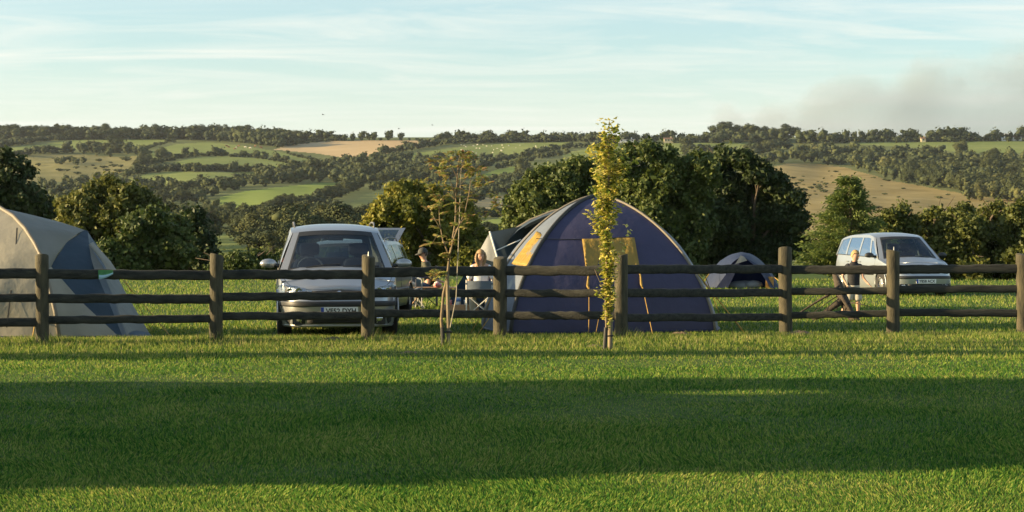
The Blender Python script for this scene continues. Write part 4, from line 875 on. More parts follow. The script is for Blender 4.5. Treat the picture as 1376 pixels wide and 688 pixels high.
wrope('guy_line', [W(936, 366, 27.9), gp(1001, 448)], .010); wrope('guy_line', [W(930, 360, 28.1), gp(996, 441)], .010); wrope('guy_line', [W(1040, 372, 33)*0+W(948, 372, 27.8), gp(966, 420)], .007)
wrope('guy_line', [W(690, 380, 28), gp(640, 452)], .006); wrope('guy_line', [W(684, 360, 28.2), gp(632, 448)], .006); wrope('guy_line', [W(815, 400, 28.0)*0+W(806, 420, 26.8), gp(800, 452)], .004)
# a second, dark green tent standing behind it with a pole-propped canopy
CT = empty('canopy_tent', W(690, HOR+EYE*F/35.2, 35.2), 0, 'dark green tent with a pole propped canopy partly hidden behind the big dome tent', 'tent'); qc = Vector(CT.location); CT.location.z = 0; qc.z = 0
def tc_(u, r, y): return W(u, r, y)-qc
arch = [tc_(640, 425, 36.2), tc_(650, 385, 36.2), tc_(660, 352, 36.2), tc_(676, 325, 36.2), tc_(692, 308, 36.2), tc_(712, 296, 36.2), tc_(742, 284, 36.2), tc_(790, 276, 36.2), tc_(850, 290, 36.2), tc_(900, 340, 36.2), tc_(930, 420, 36.2)]
arch2 = [Vector((p.x*.96+.05, p.y-1.5, p.z*.98)) for p in arch]; arch3 = [Vector((p.x*.9+.1, p.y+1.6, p.z*.9)) for p in arch]
loft('canopy', arch, arch2, greenc, CT, 24, 6); loft('canopy', arch3, arch, greenc, CT, 24, 6); m = MB(); m.tube(arch, .028, 7); m.done('pole_sleeve', sleeve_l, CT, True)
mid_ = [tc_(700, 330, 35.4)]*5; loft('inner_wall', [Vector((p.x, p.y+.8, p.z)) for p in arch[:6]], [Vector((p.x, p.y+.8, p.z)) for p in arch[:4:-1]], greenc, CT, 16, 8)
loft('canopy', [tc_(658, 312, 34.4), tc_(671, 356, 34.3)], [tc_(706, 303, 35.6), tc_(694, 360, 35.0)], greenc, CT, 8, 8)
loft('canopy_flap', [tc_(658, 312, 34.4), tc_(640, 345, 34.6)], [tc_(658, 312, 34.4), tc_(671, 354, 34.3)], whitec, CT, 8, 6, wr=.1)
loft('canopy_flap', [tc_(641, 343, 34.7), tc_(609, 392, 35.2), tc_(600, 412, 35.2)], [tc_(668, 345, 34.6), tc_(664, 402, 34.8), tc_(662, 418, 34.8)], teal, CT, 10, 8, wr=.12, seed=3)
m = MB(); m.tube([tc_(658, 311, 34.35), tc_(671, 356, 34.25), tc_(673, 418, 34.2)], .020, 6); m.done('canopy_pole', whitepole, CT); m = MB(); m.tube([tc_(638, 348, 34.5), tc_(668, 318+18, 34.4), tc_(700, 322, 34.4)], .012, 6); m.done('canopy_pole', whitepole, CT)

# ------------------------------------------------------------------ beige tunnel tent, left
b0 = G(60, 456); T1 = empty('tunnel_tent', b0, 0, 'beige and steel blue tunnel tent cut by the left picture edge', 'tent'); q0 = Vector(b0)
w1 = lambda u, r, y: W(u, r, y)-q0
def gr(u, y): p = W(u, HOR+EYE*F/y, y); return p-q0
archA = [w1(-60, 268, 27.6), w1(-25, 271, 27.2), w1(0, 279, 26.9), w1(18, 290, 26.6), w1(34, 307, 26.3), w1(47, 327, 26.1), w1(56, 345, 25.95), w1(65, 380, 25.8), w1(74, 418, 25.75), gr(80, 25.7)]
leftA = [w1(-120, 285, 27.2), w1(-118, 288, 27.0), w1(-118, 295, 26.8), w1(-118, 305, 26.6), w1(-118, 320, 26.4), w1(-118, 340, 26.2), w1(-118, 360, 26), w1(-119, 390, 25.8), w1(-120, 420, 25.7), gr(-120, 25.7)]
tag(loft('front_panel', leftA, archA, beige, T1, 26, 14, wr=.08), 'sunlit beige front panel')
loft('vertical_seam', [w1(22, 297+9, 26.30), w1(20, 340, 26.02), w1(14, 390, 25.78), w1(8, 440, 25.66)], [w1(24, 297+9, 26.30), w1(22, 340, 26.02), w1(16, 390, 25.78), w1(10, 440, 25.66)], sleeve_d, T1, 12, 1)
m = MB(); m.tube(archA, .03, 8); m.done('pole_sleeve', sleeve_l, T1, True)
ridge = [w1(-60, 268, 27.6), w1(-20, 273, 27.6), w1(0, 279, 27.6), w1(40, 288, 27.6), w1(80, 298, 27.6), w1(114, 309, 27.5), w1(104, 314, 27.1), w1(90, 325, 26.8), w1(78, 340, 26.5), w1(69, 358, 26.2)]
archB = [w1(114, 309, 27.4), w1(102, 314, 27.1), w1(90, 325, 26.8), w1(78, 340, 26.5), w1(68, 358, 26.2)]
archA2 = [w1(-60, 268, 27.6), w1(0, 279, 26.9), w1(34, 307, 26.3), w1(56, 345, 25.95), w1(62, 366, 25.85)]
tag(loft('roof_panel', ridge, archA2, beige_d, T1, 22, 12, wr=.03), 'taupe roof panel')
skL = [w1(62, 366, 25.85), w1(72, 410, 25.76), gr(80, 25.7)]; skR = [w1(68, 358, 26.15), w1(112, 408, 26.0), gr(163, 25.85)]
tag(loft('skirt_panel', skL, skR, beige, T1, 14, 10, wr=.12, seed=4), 'creased beige skirt below the blue end')
bluL = [w1(114, 309, 27.4), w1(90, 325, 26.8), w1(68, 358, 26.2), w1(112, 408, 26.02), gr(163, 25.87)]; bluR = [w1(118, 312, 27.4), w1(120, 330, 27.0), w1(124, 355, 26.6), w1(146, 405, 26.2), gr(166, 25.9)]
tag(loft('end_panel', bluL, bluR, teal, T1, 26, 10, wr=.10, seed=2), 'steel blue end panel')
endR = [w1(116, 309, 27.5), w1(128, 326, 27.4), w1(150, 357, 27.2), w1(166, 388, 27.0), gr(203, 26.6)]
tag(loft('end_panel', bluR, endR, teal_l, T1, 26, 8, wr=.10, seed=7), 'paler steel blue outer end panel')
loft('door_roll', [w1(119, 329, 26.95), w1(138, 352, 26.5), w1(146, 366, 26.35)], [w1(125, 325, 26.95), w1(148, 350, 26.6), w1(160, 368, 26.45)], beige, T1, 12, 6, wr=.0, sag=(0, -.07, 0))
loft('door_opening', [w1(118, 332, 26.98), w1(128, 366, 26.4)], [w1(121, 331, 26.96), w1(142, 366, 26.38)], beige_d, T1, 8, 4)
for k in range(4):
    a = 60+k*28; m = MB(); 
back = [Vector((p.x-.8, 2*1.95-p.y, p.z)) for p in endR]; loft('back_panel', endR, back, teal, T1, 20, 6)
bk = [Vector((p.x, 2*1.95-p.y, p.z)) for p in ridge]; ridge = ridge[:6]; bk = bk[:6]; gb = [Vector((p.x, 3.9, 0)) for p in ridge]; loft('back_panel', ridge, gb, beige_d, T1, 10, 6)
m = MB(); m.tube([gr(-120, 25.66)+Vector((0, 0, .02)), gr(80, 25.66)+Vector((0, 0, .02)), gr(163, 25.82)+Vector((0, 0, .02))], .035, 6); m.done('groundsheet_edge', navy_g, T1, True)
V = [w1(160, 452, 26.1), w1(168, 447, 26.2), w1(185, 444, 26.3), w1(200, 447, 26.4), gr(206, 26.3), gr(185, 25.75), gr(162, 25.7)]
mk('mud_flap', V, [(0, 1, 5, 6), (1, 2, 5), (2, 3, 4, 5)], teal_l, T1, True)
for a_, b_, r0 in (((160, 370, 27), (230, 453), .007), ((170, 380, 26.9), (205, 447), .004), ((48, 430, 25.75), (43, 460), .011)):
    m = MB(); m.tube([w1(*a_), Vector(gp(*b_))-q0], r0, 5); m.done('guy_line', rope, T1)

# ------------------------------------------------------------------ small dome tent far back
D3 = 54.0; b3 = W(996, HOR+EYE*F/D3, D3); T3 = empty('small_dome_tent', (b3.x, b3.y, 0), 0, 'small low navy dome tent with its door open at the back of the field', 'tent'); q3 = Vector((b3.x, b3.y, 0))
bluT = fabric('faded_blue_nylon', (0.022, 0.032, 0.072), .1); bluD = fabric('deep_blue_nylon', (0.016, 0.022, 0.06), .1)
w3 = lambda u, r, dy=0: W(u, r, D3+dy)-q3
out_ = [(944, 387), (950, 374), (957, 362), (968, 350), (981, 342), (996, 338.5), (1010, 341), (1022, 349), (1034, 362), (1042, 374), (1048, 387)]
mouth = [(975, 387), (974, 374), (977, 362), (983, 354), (990, 348), (998, 345), (1007, 349), (1015, 356), (1023, 365), (1030, 376), (1034, 387)]
loft('fly_panel', [w3(u, r, 0.9) for u, r in out_], [w3(u, r, -.45) for u, r in mouth], bluT, T3, 24, 8, sag=(0, -.08, .04))
V = []; 
for j, k in enumerate((0, .3, .6, .85, 1)):
    for u, r in out_: p = w3(u, r, 0.9); c_ = Vector((0, 0, 0)); s = math.sqrt(max(0, 1-k*k)); V.append(Vector((p.x*s, .9+k*1.0, p.z*s)))
n = len(out_); mk('fly_panel', V, [(j*n+i, j*n+i+1, (j+1)*n+i+1, (j+1)*n+i) for j in range(4) for i in range(n-1)], bluD, T3, True)
loft('door_flap', [w3(998, 344, -.5), w3(985, 356, -.5), w3(962, 387, -.5)], [w3(998, 344, -.5), w3(992, 358, -.52), w3(978, 387, -.55)], bluD, T3, 8, 4)
loft('door_flap', [w3(998, 344, -.5), w3(1018, 360, -.5), w3(1036, 387, -.5)], [w3(998, 344, -.5), w3(1030, 362, -.3), w3(1047, 387, -.2)], bluT, T3, 8, 4)
loft('vent_flap', [w3(995, 343, -.62), w3(988, 355, -.62)], [w3(1000, 345, -.62), w3(1004, 350, -.62)], whitec, T3, 4, 4)
orangew = principled('checked_cushion', (0.42, 0.22, 0.06), .8, var=.5, scale=9)
m = MB(); m.box((w3(1034, 380, -.3)), (.22, .15, .35)); o = m.done('patterned_bag', orangew); o.location = q3; tag(o, 'patterned orange bag inside the small dome tent doorway', 'bag')
m = MB(); m.ball(w3(1000, 385, .1)+Vector((0, 0, .02)), (.55, .35, .16), 12, 6); m.ball(w3(1012, 383, -.1), (.3, .25, .14), 10, 6); o = m.done('bedding', whitec, None, True); o.location = q3; tag(o, 'pale rumpled bedding lying in the small dome tent', 'bedding')
m = MB(); m.tube([w3(955, 365, 0), (Vector(gp(938, 388))-q3)], .01, 5); m.tube([w3(1040, 372, -.2), Vector(gp(1068, 395))-q3], .01, 5); m.done('guy_line', rope, T3)
# ------------------------------------------------------------------ cars
silver = principled('silver_paint', (0.36, 0.37, 0.37), 0.32, metal=0.65, coat=0.6, bump=0.02, bscale=3); blacktrim = principled('black_trim', (0.022, 0.023, 0.024), .5); darkint = principled('dark_interior', (0.02, 0.024, 0.035), .85)
rubbert = principled('tyre_rubber', (0.022, 0.021, 0.02), .85, bump=.3, bscale=60); alloy = principled('wheel_alloy', (0.5, 0.5, 0.49), .35, metal=.8); chrome = principled('chrome', (.75, .75, .75), .15, metal=1.0)
platew = principled('plate_white', (.78, .78, .74), .5); inkm = principled('plate_black', (.01, .01, .01), .6); euro = principled('plate_blue', (.02, .06, .35), .5); lampm = principled('lamp_reflector', (.75, .75, .75), .18, metal=.9, bump=.4, bscale=22)
seatm = principled('navy_seat_cloth', (0.012, 0.018, 0.045), .95); orangel = principled('indicator_lens', (.55, .2, .03), .3); redl = principled('tail_lens', (.4, .02, .015), .3)
def glassmat(name, tint, refl=.16):
    m = bpy.data.materials.new(name); m.use_nodes = True; t = m.node_tree; t.nodes.remove(t.nodes['Principled BSDF'])
    tr = N(t, 'ShaderNodeBsdfTransparent'); tr.inputs[0].default_value = (*tint, 1); gl = N(t, 'ShaderNodeBsdfGlossy'); gl.inputs[0].default_value = (.9, .95, 1, 1); gl.inputs['Roughness'].default_value = .03
    lw = N(t, 'ShaderNodeLayerWeight', i_Blend=.35); f = math_n(t, 'ADD', math_n(t, 'MULTIPLY', lw.outputs['Fresnel'], .5), refl*.3)
    mx = N(t, 'ShaderNodeMixShader'); t.links.new(f, mx.inputs[0]); t.links.new(tr.outputs[0], mx.inputs[1]); t.links.new(gl.outputs[0], mx.inputs[2]); t.links.new(mx.outputs[0], t.nodes['Material Output'].inputs[0]); return m
glass = glassmat('car_glass', (.60, .68, .68)); glass_s = glassmat('side_glass', (.36, .44, .46), .3); lens = glassmat('lamp_glass', (.85, .85, .85), .1)

def lerp_t(x, tab):
    xs_ = [a for a, _ in tab]; return float(np.interp(x, xs_, [b for _, b in tab]))
HL, HW = 2.16, 0.871
ZT = [(-2.2, 1.02), (-1.6, 1.03), (0, .985), (1.10, .955), (1.2, .93), (1.45, .87), (1.75, .79), (1.95, .73), (2.05, .70), (2.2, .69)]
FX = [(.12, .955), (.17, .975), (.28, .99), (.42, 1.0), (.50, 1.0), (.53, .992), (.60, .985), (.70, .965), (.80, .945)]
FY = [(.12, .93), (.2, .975), (.35, .995), (.5, 1.0), (.7, 1.0), (.85, .985), (1.0, .955), (1.1, .93)]
def front_x(y, z): return HL*lerp_t(z, FX)*max(0.0, 1-(abs(y)/(HW*lerp_t(z, FY)))**5)**.2
def rear_fx(z): return float(np.interp(z, [.12, .25, .5, .6, .8, 1.05], [.96, .99, 1.0, .985, .975, .95]))
def make_car(name, label, loc, heading, zs=1.0, ls=1.0, tailgate=False, plate=None, mirror_col=None, group=None, front_open=False, color=None, spoke=True, roofrails=True):
    """heading: direction of the nose, angle from +X"""
    paint = color or silver
    e = empty(name, loc, heading, label, 'car', group)
    def S(p): return (p[0]*ls, p[1], p[2]*zs)
    def MK(nm, V, Fc, mats, parent=e, smooth=True, mi=None): return mk(nm, [S(p) for p in V], Fc, mats, parent, smooth, mi)
    WX, WR, WZ = (1.33, -1.36), .345, .31
    # contour around the car at full width; half contour front centre -> rear centre on +Y side
    ysf = [0, .2, .4, .55, .65, .72, .77, .81]; con = []
    for y in ysf: con.append((HL*(1-(y/HW)**5)**.2, y))
    xs_ = list(np.arange(1.75, -1.80, -.055))
    for x in xs_: con.append((x, HW*(1-(abs(x)/HL)**5)**.2 if x > 0 else HW*(1-(abs(x)/HL)**7)**.15))
    for y in (.80, .75, .68, .55, .4, .2, 0): con.append((-HL*(1-(y/HW)**6)**.17, y))
    nt = 14; rows = []
    for (x0, y0) in con:
        zt = lerp_t(x0, ZT)-.012*(1 if x0 > 1.1 else 0); zb = .17
        for wx in WX:
            d = WR**2-(x0-wx)**2
            if y0 > .7 and d > 0: zb = max(zb, WZ+math.sqrt(d))
        col = []
        for k in range(nt+1):
            z = zb+(zt-zb)*k/nt
            fx = lerp_t(z, FX) if x0 > 0 else rear_fx(z); fy = lerp_t(z, FY)
            w = min(1, max(0, (abs(x0)-1.2)/.9)); xx = x0*(1+(fx-1)*w)
            yy = y0*fy-(.006 if (.62 < z < .66 and y0 > .7) else 0)
            col.append((xx, yy, z))
        rows.append(col)
    V = []; Fc = []; n = len(rows)
    for col in rows: V += col
    for col in rows[1:-1]: V += [(p[0], -p[1], p[2]) for p in col]
    def idx(i, k): return i*(nt+1)+k
    def idm(i, k): return idx(i, k) if i in (0, n-1) else (n+i-1)*(nt+1)+k
    for i in range(n-1):
        for k in range(nt):
            Fc.append((idx(i, k), idx(i, k+1), idx(i+1, k+1), idx(i+1, k))); Fc.append((idm(i, k), idm(i+1, k), idm(i+1, k+1), idm(i, k+1)))
    MK('body', V, Fc, paint)
    # bonnet
    V = []; ribs = [i for i in range(n) if rows[i][nt][0] > 1.16]; nb = 16
    for i in ribs:
        x, y, z = rows[i][nt]
        for j in range(nb+1):
            q = -1+2*j/nb; yy = y*q; cr = .075*(1-q*q)*min(1, y/.7)+ (.012*math.exp(-((abs(q)-.62)/.06)**2))*min(1, y/.8)
            V.append((x+.10*(1-q*q)*min(1, max(0, (1.85-x)/.6)), yy, z+.004+cr))
    nr = len(ribs); MK('bonnet', V, [(i*(nb+1)+j, i*(nb+1)+j+1, (i+1)*(nb+1)+j+1, (i+1)*(nb+1)+j) for i in range(nr-1) for j in range(nb)], paint)
    for s in (-1, 1):
        m = MB(); m.tube([S((V[i*(nb+1)+(nb if s > 0 else 0)][0]-.01, V[i*(nb+1)+(nb if s > 0 else 0)][1]*.935, V[i*(nb+1)+(nb if s > 0 else 0)][2]+.012)) for i in range(3, nr)], .005, 4); m.done('bonnet_gap', blacktrim, e)
    # underside and wheel wells
    m = MB(); m.box((0, 0, .30), (3.9, 1.30, .22)); m.box((1.33, 0, .46), (.74, 1.56, .42)); m.box((-1.36, 0, .46), (.74, 1.56, .42)); m.box((1.95, 0, .25), (.25, 1.3, .12)); m.v = [S(p) for p in m.v]; m.done('underbody', blacktrim, e)
    def patch(nm, st, off, mat, parent=e, th=.03, nz=4, label=None):
        """st: list of (y, zlow, zhigh) along the front"""
        V = []
        for s, o_ in ((0, off), (1, off-th)):
            for (y, zl, zh) in st:
                for k in range(nz+1):
                    z = zl+(zh-zl)*k/nz; V.append((front_x(y, z)+o_, y*(1+o_*.6), z))
        c = nz+1; n_ = len(st); B = n_*c; Fc = []
        for i in range(n_-1):
            for k in range(nz): a = i*c+k; Fc += [(a, a+c, a+c+1, a+1), (B+a, B+a+1, B+a+c+1, B+a+c)]
        for i in range(n_-1): Fc += [(i*c, B+i*c, B+(i+1)*c, (i+1)*c), (i*c+nz, (i+1)*c+nz, B+(i+1)*c+nz, B+i*c+nz)]
        for k in range(nz): Fc += [(k, k+1, B+k+1, B+k), ((n_-1)*c+k, B+(n_-1)*c+k, B+(n_-1)*c+k+1, (n_-1)*c+k+1)]
        o = MK(nm, V, Fc, mat, parent); 
        if label: tag(o, label)
        return o
    def yr(a, b, n_): return [a+(b-a)*i/n_ for i in range(n_+1)]
    patch('bumper_strip', [(y, .445, .520) for y in yr(-.855, .855, 40)], .018, blacktrim)
    patch('bumper_lower_lip', [(y, .155, .185) for y in yr(-.80, .80, 30)], .012, paint)
    ug = patch('upper_grille', [(y, .575+.0*abs(y), .665+.015*(1-abs(y)/.38)) for y in yr(-.38, .38, 10)], .006, blacktrim)
    patch('grille_bar', [(y, .612, .632) for y in yr(-.37, .37, 10)], .020, paint, ug)
    m = MB(); R_ = Matrix.Rotation(math.pi/2, 3, 'Y'); V = []
    for r0, xx in ((.045, 0), (.045, .012), (.034, .016), (.0, .016)):
        for k in range(16): V.append((front_x(0, .62)+.02+xx, r0*math.cos(k*math.pi/8), .622+r0*math.sin(k*math.pi/8)))
    MK('badge', V, [(a*16+k, a*16+(k+1) % 16, (a+1)*16+(k+1) % 16, (a+1)*16+k) for a in range(3) for k in range(16)], chrome, ug)
    lg = patch('lower_grille', [(y, .205, .315) for y in yr(-.45, .45, 10)], .004, blacktrim)
    for zz in (.225, .250, .275, .30): patch('slat', [(y, zz, zz+.008) for y in yr(-.44, .44, 10)], .014, rubbert, lg, nz=1)
    for s in (-1, 1):
        hl = [(s*y, zl, zh) for y, zl, zh in ((.40, .600, .655), (.50, .580, .705), (.60, .572, .730), (.70, .575, .742), (.77, .585, .742), (.82, .60, .735), (.845, .625, .715))]
        if s < 0: hl = hl[::-1]
        h = patch('headlight', hl, .004, lampm, th=.02); patch('lens', hl, .022, lens, h, th=.006)
        for yy, r0 in ((.56, .052), (.68, .050)):
            m = MB(); 
            V = [(front_x(yy, .65)+.012+dx, s*yy+rr_*math.cos(k*math.pi/7), .652+rr_*math.sin(k*math.pi/7)) for rr_, dx in ((r0, .004), (r0*.8, -.002), (r0*.3, -.012)) for k in range(14)]
            MK('reflector', V, [(a*14+k, a*14+(k+1) % 14, (a+1)*14+(k+1) % 14, (a+1)*14+k) for a in range(2) for k in range(14)], chrome, h)
        rec = [(s*y, .20, zh) for y, zh in ((.475, .315), (.6, .318), (.70, .315), (.745, .29))]
        rec = [(a, b+(.03 if abs(a) > .72 else 0), c_) for a, b, c_ in rec]
        if s < 0: rec = rec[::-1]
        fr = patch('fog_recess', rec, .004, blacktrim); fl = [(s*y, .235, .29) for y in (.52, .56, .60, .64)]
        if s < 0: fl = fl[::-1]
        patch('fog_light', fl, .016, lampm, fr)
        # wheels
        for wx in WX:
            w = MB(); prof = [(.17, -.10), (.215, -.105), (.29, -.10), (.31, -.075), (.313, 0), (.31, .075), (.29, .10), (.215, .105), (.17, .10)]
            V = []; sg = 24
            for r0, yy in prof:
                for k in range(sg): t_ = 2*math.pi*k/sg; V.append((wx+r0*math.cos(t_), s*.755+yy, .31+r0*math.sin(t_)))
            np_ = len(prof); ty = MK('tyre', V, [(a*sg+k, a*sg+(k+1) % sg, (a+1)*sg+(k+1) % sg, (a+1)*sg+k) for a in range(np_-1) for k in range(sg)], rubbert)
            V = []; pr = [(.215, .10), (.205, .075), (.19, .06), (.06, .085), (0.0, .09)]
            for r0, yy in pr:
                for k in range(sg):
                    t_ = 2*math.pi*k/sg; dd = yy-(.05 if (a_ := abs(math.sin(t_*2.5))) < .45 and .08 < r0 < .2 else 0); V.append((wx+r0*math.cos(t_), s*(.755+dd), .31+r0*math.sin(t_)))
            MK('rim', V, [(a*sg+k, a*sg+(k+1) % sg, (a+1)*sg+(k+1) % sg, (a+1)*sg+k) for a in range(len(pr)-1) for k in range(sg)], alloy, ty, False)
            arc = [(wx+.355*math.cos(a), s*(HW*(1-(abs(wx)/HL)**5)**.2+.0)*.998, .31+.355*math.sin(a)) for a in np.linspace(-.25, math.pi+.25, 15)]
            m = MB(); m.tube([S(p) for p in arc], .014, 5); m.done('wheel_arch_lip', paint, e, True)
    if plate:
        V = []; x = front_x(.26, .39)+.02
        for dx in (0, -.012):
            for (y, z) in ((-.26, .335), (.26, .335), (.26, .445), (-.26, .445)): V.append((x+dx+.004, y, z-.005))
        pl = MK('licence_plate', V, [(0, 1, 2, 3), (7, 6, 5, 4), (0, 4, 5, 1), (1, 5, 6, 2), (2, 6, 7, 3), (3, 7, 4, 0)], platew, smooth=False)
        cu = bpy.data.curves.new('lettering', 'FONT'); cu.body = plate; cu.size = .112; cu.align_x = 'CENTER'; cu.align_y = 'CENTER'; cu.space_character = 1.0; cu.offset = .0022; cu.extrude = .001
        to = bpy.data.objects.new('tmp', cu); COL.objects.link(to); dg = bpy.context.evaluated_depsgraph_get(); me = bpy.data.meshes.new_from_object(to.evaluated_get(dg)); bpy.data.objects.remove(to)
        xs2 = [v.co.x for v in me.vertices]; wd = max(xs2)-min(xs2); sc_ = .42/wd; cx_ = (max(xs2)+min(xs2))/2
        ys2 = [v.co.y for v in me.vertices]; cy_ = (max(ys2)+min(ys2))/2; sy_ = .074/(max(ys2)-min(ys2))
        for v in me.vertices: v.co = ((x+.0065)*ls, (v.co.x-cx_)*sc_+.02, (.385+(v.co.y-cy_)*sy_)*zs)
        me.materials.clear(); me.materials.append(inkm); link('lettering', me, pl)
        MK('euro_band', [(x+.0065, -.258, .334), (x+.0065, -.215, .334), (x+.0065, -.215, .436), (x+.0065, -.258, .436)], [(0, 1, 2, 3)], euro, pl, False)
    # greenhouse ---------------------------------------------------------
    BE = [1.17, 1.07, .70, .62, -.10, -.20, -.98, -1.08, -1.74, -2.04]; TE = [.50, .40, .36, .28, -.14, -.22, -1.00, -1.08, -1.60, -1.84]
    def side(xb, xt, v, s, off=0.0):
        x = xb+(xt-xb)*v; zb = lerp_t(xb, ZT)-.012*(xb > 1.1); zt = 1.565-.075*max(0, (xt-.1)/.4)**1.6-.10*max(0, (-xt-.9)/.94)**1.7-.012*(xt+.35)**2; z = zb+(zt-zb)*v
        yb = HW*(1-(abs(xb)/HL)**5)**.2*lerp_t(zb, FY) if xb > 0 else HW*(1-(abs(xb)/HL)**7)**.15*lerp_t(zb, FY); yt = .65 if -1.7 < xt < .45 else .63
        y = yb+(yt-yb)*(v**1.25); return (x, s*(y+off), z)
    VS = [0, .045, .2, .4, .6, .8, .87, .94, 1.0]
    winc = {1: 'quarter_window', 3: 'door_window', 5: 'door_window', 7: 'side_window'}
    for s in (-1, 1):
        V = []; Fc = []
        for i in range(len(BE)-1):
            k0 = 6
            cells = 6 if i in (3, 5, 7) else 3; wV = []
            for c_ in range(cells+1):
                q = c_/cells; xb = BE[i]+(BE[i+1]-BE[i])*q; xt = TE[i]+(TE[i+1]-TE[i])*q
                for v in VS: V.append(side(xb, xt, v, s))
            b = len(V)-(cells+1)*len(VS)
            for c_ in range(cells):
                for k in range(len(VS)-1):
                    if i in winc and 1 <= k <= 4+ (1 if i != 1 else 0): continue
                    a = b+c_*len(VS)+k; f_ = (a, a+1, a+len(VS)+1, a+len(VS)); Fc.append(f_ if s < 0 else f_[::-1])
            if i in winc:
                kk = 5 if i != 1 else 5
                for v in [VS[1], .2, .4, .6, VS[5] if i == 1 else VS[6]][:5]:
                    for c_ in range(cells+1):
                        q = c_/cells; wV.append(side(BE[i]+(BE[i+1]-BE[i])*q, TE[i]+(TE[i+1]-TE[i])*q, v, s, -.006))
                MK(winc[i], wV, [(r_*(cells+1)+c_, r_*(cells+1)+c_+1, (r_+1)*(cells+1)+c_+1, (r_+1)*(cells+1)+c_) for r_ in range(4) for c_ in range(cells)], glass_s)
        MK('side_frame', V, Fc, paint)
        # black window seals along the belt and up the B pillar
        m = MB(); m.tube([S(side(x, x*.85, .035, s, .004)) for x in np.linspace(1.05, -1.75, 16)], .011, 5); m.done('window_seal', blacktrim, e, True)
        # door gaps and handles and rub strip
        for xb, nm in ((.98, 'door_gap'), (-.15, 'door_gap'), (-1.0, 'door_gap')):
            m = MB(); pts = []
            for z in np.linspace(.30, lerp_t(xb, ZT)-.02, 8):
                xx = xb+(.18*((.62-z)/.3) if (xb < -.9 and z < .62) else 0)
                pts.append(S((xx, s*(HW*(1-(abs(xx)/HL)**5)**.2*lerp_t(z, FY)-.003), z)))
            m.tube(pts, .006, 4); m.done(nm, blacktrim, e)
        for xb in (.12-.15, -.85):
            m = MB(); m.box(S((xb, s*(HW*lerp_t(.88, FY)+.012), .86)), (.17, .03, .028)); m.done('door_handle', paint if s else paint, e)
        m = MB(); m.tube([S((x, s*(HW*(1-(abs(x)/HL)**5)**.2*1.0+.008), .545)) for x in np.linspace(.93, -.98, 12)], .022, 6); m.done('rub_strip', blacktrim, e, True)
        # mirrors
        m = MB(); c_ = Vector(S((.93, s*.985, 1.03))); m.ball(c_, (.075, .125, .075), 12, 8); m.v = [(p[0]+(0 if p[0] > c_.x-.03 else 0), p[1], c_.z+(p[2]-c_.z)*(1 if p[2] > c_.z else .8)) for p in m.v]
        mo = m.done('door_mirror', mirror_col or paint, e, True)
        m = MB(); m.tube([S((.96, s*.80, 1.0)), S((.94, s*.90, 1.01))], [.035, .03], 6); m.done('mirror_arm', blacktrim, mo, True)
        if roofrails:
            m = MB(); m.tube([S(p) for p in [(.16, s*.595, 1.565), (.06, s*.598, 1.605), (-.15, s*.602, 1.640), (-.8, s*.605, 1.650), (-1.15, s*.60, 1.63), (-1.35, s*.595, 1.55)]], [.009, .012, .013, .013, .012, .009], 8); m.done('roof_rail', principled('rail_grey', (.14, .14, .14), .5, metal=.3), e, True)
        if not tailgate:
            m = MB(); m.tube([S((-2.08, s*.60, .78)), S((-2.07, s*.60, .92)), S((-2.05, s*.60, 1.0))], [.045, .05, .03], 6); m.done('tail_light', redl, e, True)
    # roof
    xsr = [.50, .44, .34, .2, 0, -.3, -.7, -1.1, -1.4, -1.65, -1.84]; V = []; nb = 14
    for x in xsr:
        e0 = side(0, x, 1.0, 1); 
        for j in range(nb+1):
            q = -1+2*j/nb; fr = .10*(1-q*q)*max(0, (x-.2)/.3) ; rb = -.05*(1-q*q)*max(0, (-x-1.4)/.44)
            V.append((x+fr+rb, (e0[1])*q, e0[2]-.002+(.062-.022*max(0, (x-.1)/.4)-.02*max(0, (-x-1.3)/.5))*(1-abs(q)**2.4)))
    MK('roof', V, [(i*(nb+1)+j, i*(nb+1)+j+1, (i+1)*(nb+1)+j+1, (i+1)*(nb+1)+j) for i in range(len(xsr)-1) for j in range(nb)], paint)
    # windscreen, following cowl and roof front edge
    def ws(q, v, off=0):
        b0_ = side(BE[0], TE[0], 0, 1); t0_ = side(BE[0], TE[0], 1, 1); yb, yt = b0_[1]*.985, t0_[1]*.985
        x = (b0_[0]+.13*(1-q*q))*(1-v)+(t0_[0]+.10*(1-q*q)+.0)*v; zt_ = t0_[2]+.040*(1-abs(q)**2.4)
        z = (b0_[2]+.065*(1-q*q)*.9)*(1-v)+zt_*v; y = (yb+(yt-yb)*v)*q; return (x+.02*math.sin(math.pi*v)+off, y, z+off*.3)
    def wsgrid(q0_, q1_, v0, v1, nq=14, nv=8, off=0): 
        V = [ws(q0_+(q1_-q0_)*j/nq, v0+(v1-v0)*i/nv, off) for i in range(nv+1) for j in range(nq+1)]
        return V, [(i*(nq+1)+j, i*(nq+1)+j+1, (i+1)*(nq+1)+j+1, (i+1)*(nq+1)+j) for i in range(nv) for j in range(nq)]
    wsc = MK('windscreen', *wsgrid(-.86, .86, .04, .93), glass)
    for a in ((-1, -.86, 0, 1), (.86, 1, 0, 1)): MK('windscreen_pillar', *wsgrid(*a, nq=3, nv=10), paint)
    V = []; Fc = []
    for a in ((-.86, .86, 0, .04), (-.86, .86, .88, 1), (-.865, -.83, .03, .93), (.83, .865, .03, .93)):
        v_, f_ = wsgrid(*a, nq=12, nv=3, off=.004); Fc += [tuple(i+len(V) for i in f) for f in f_]; V += v_
    MK('windscreen_border', V, Fc, blacktrim, wsc)
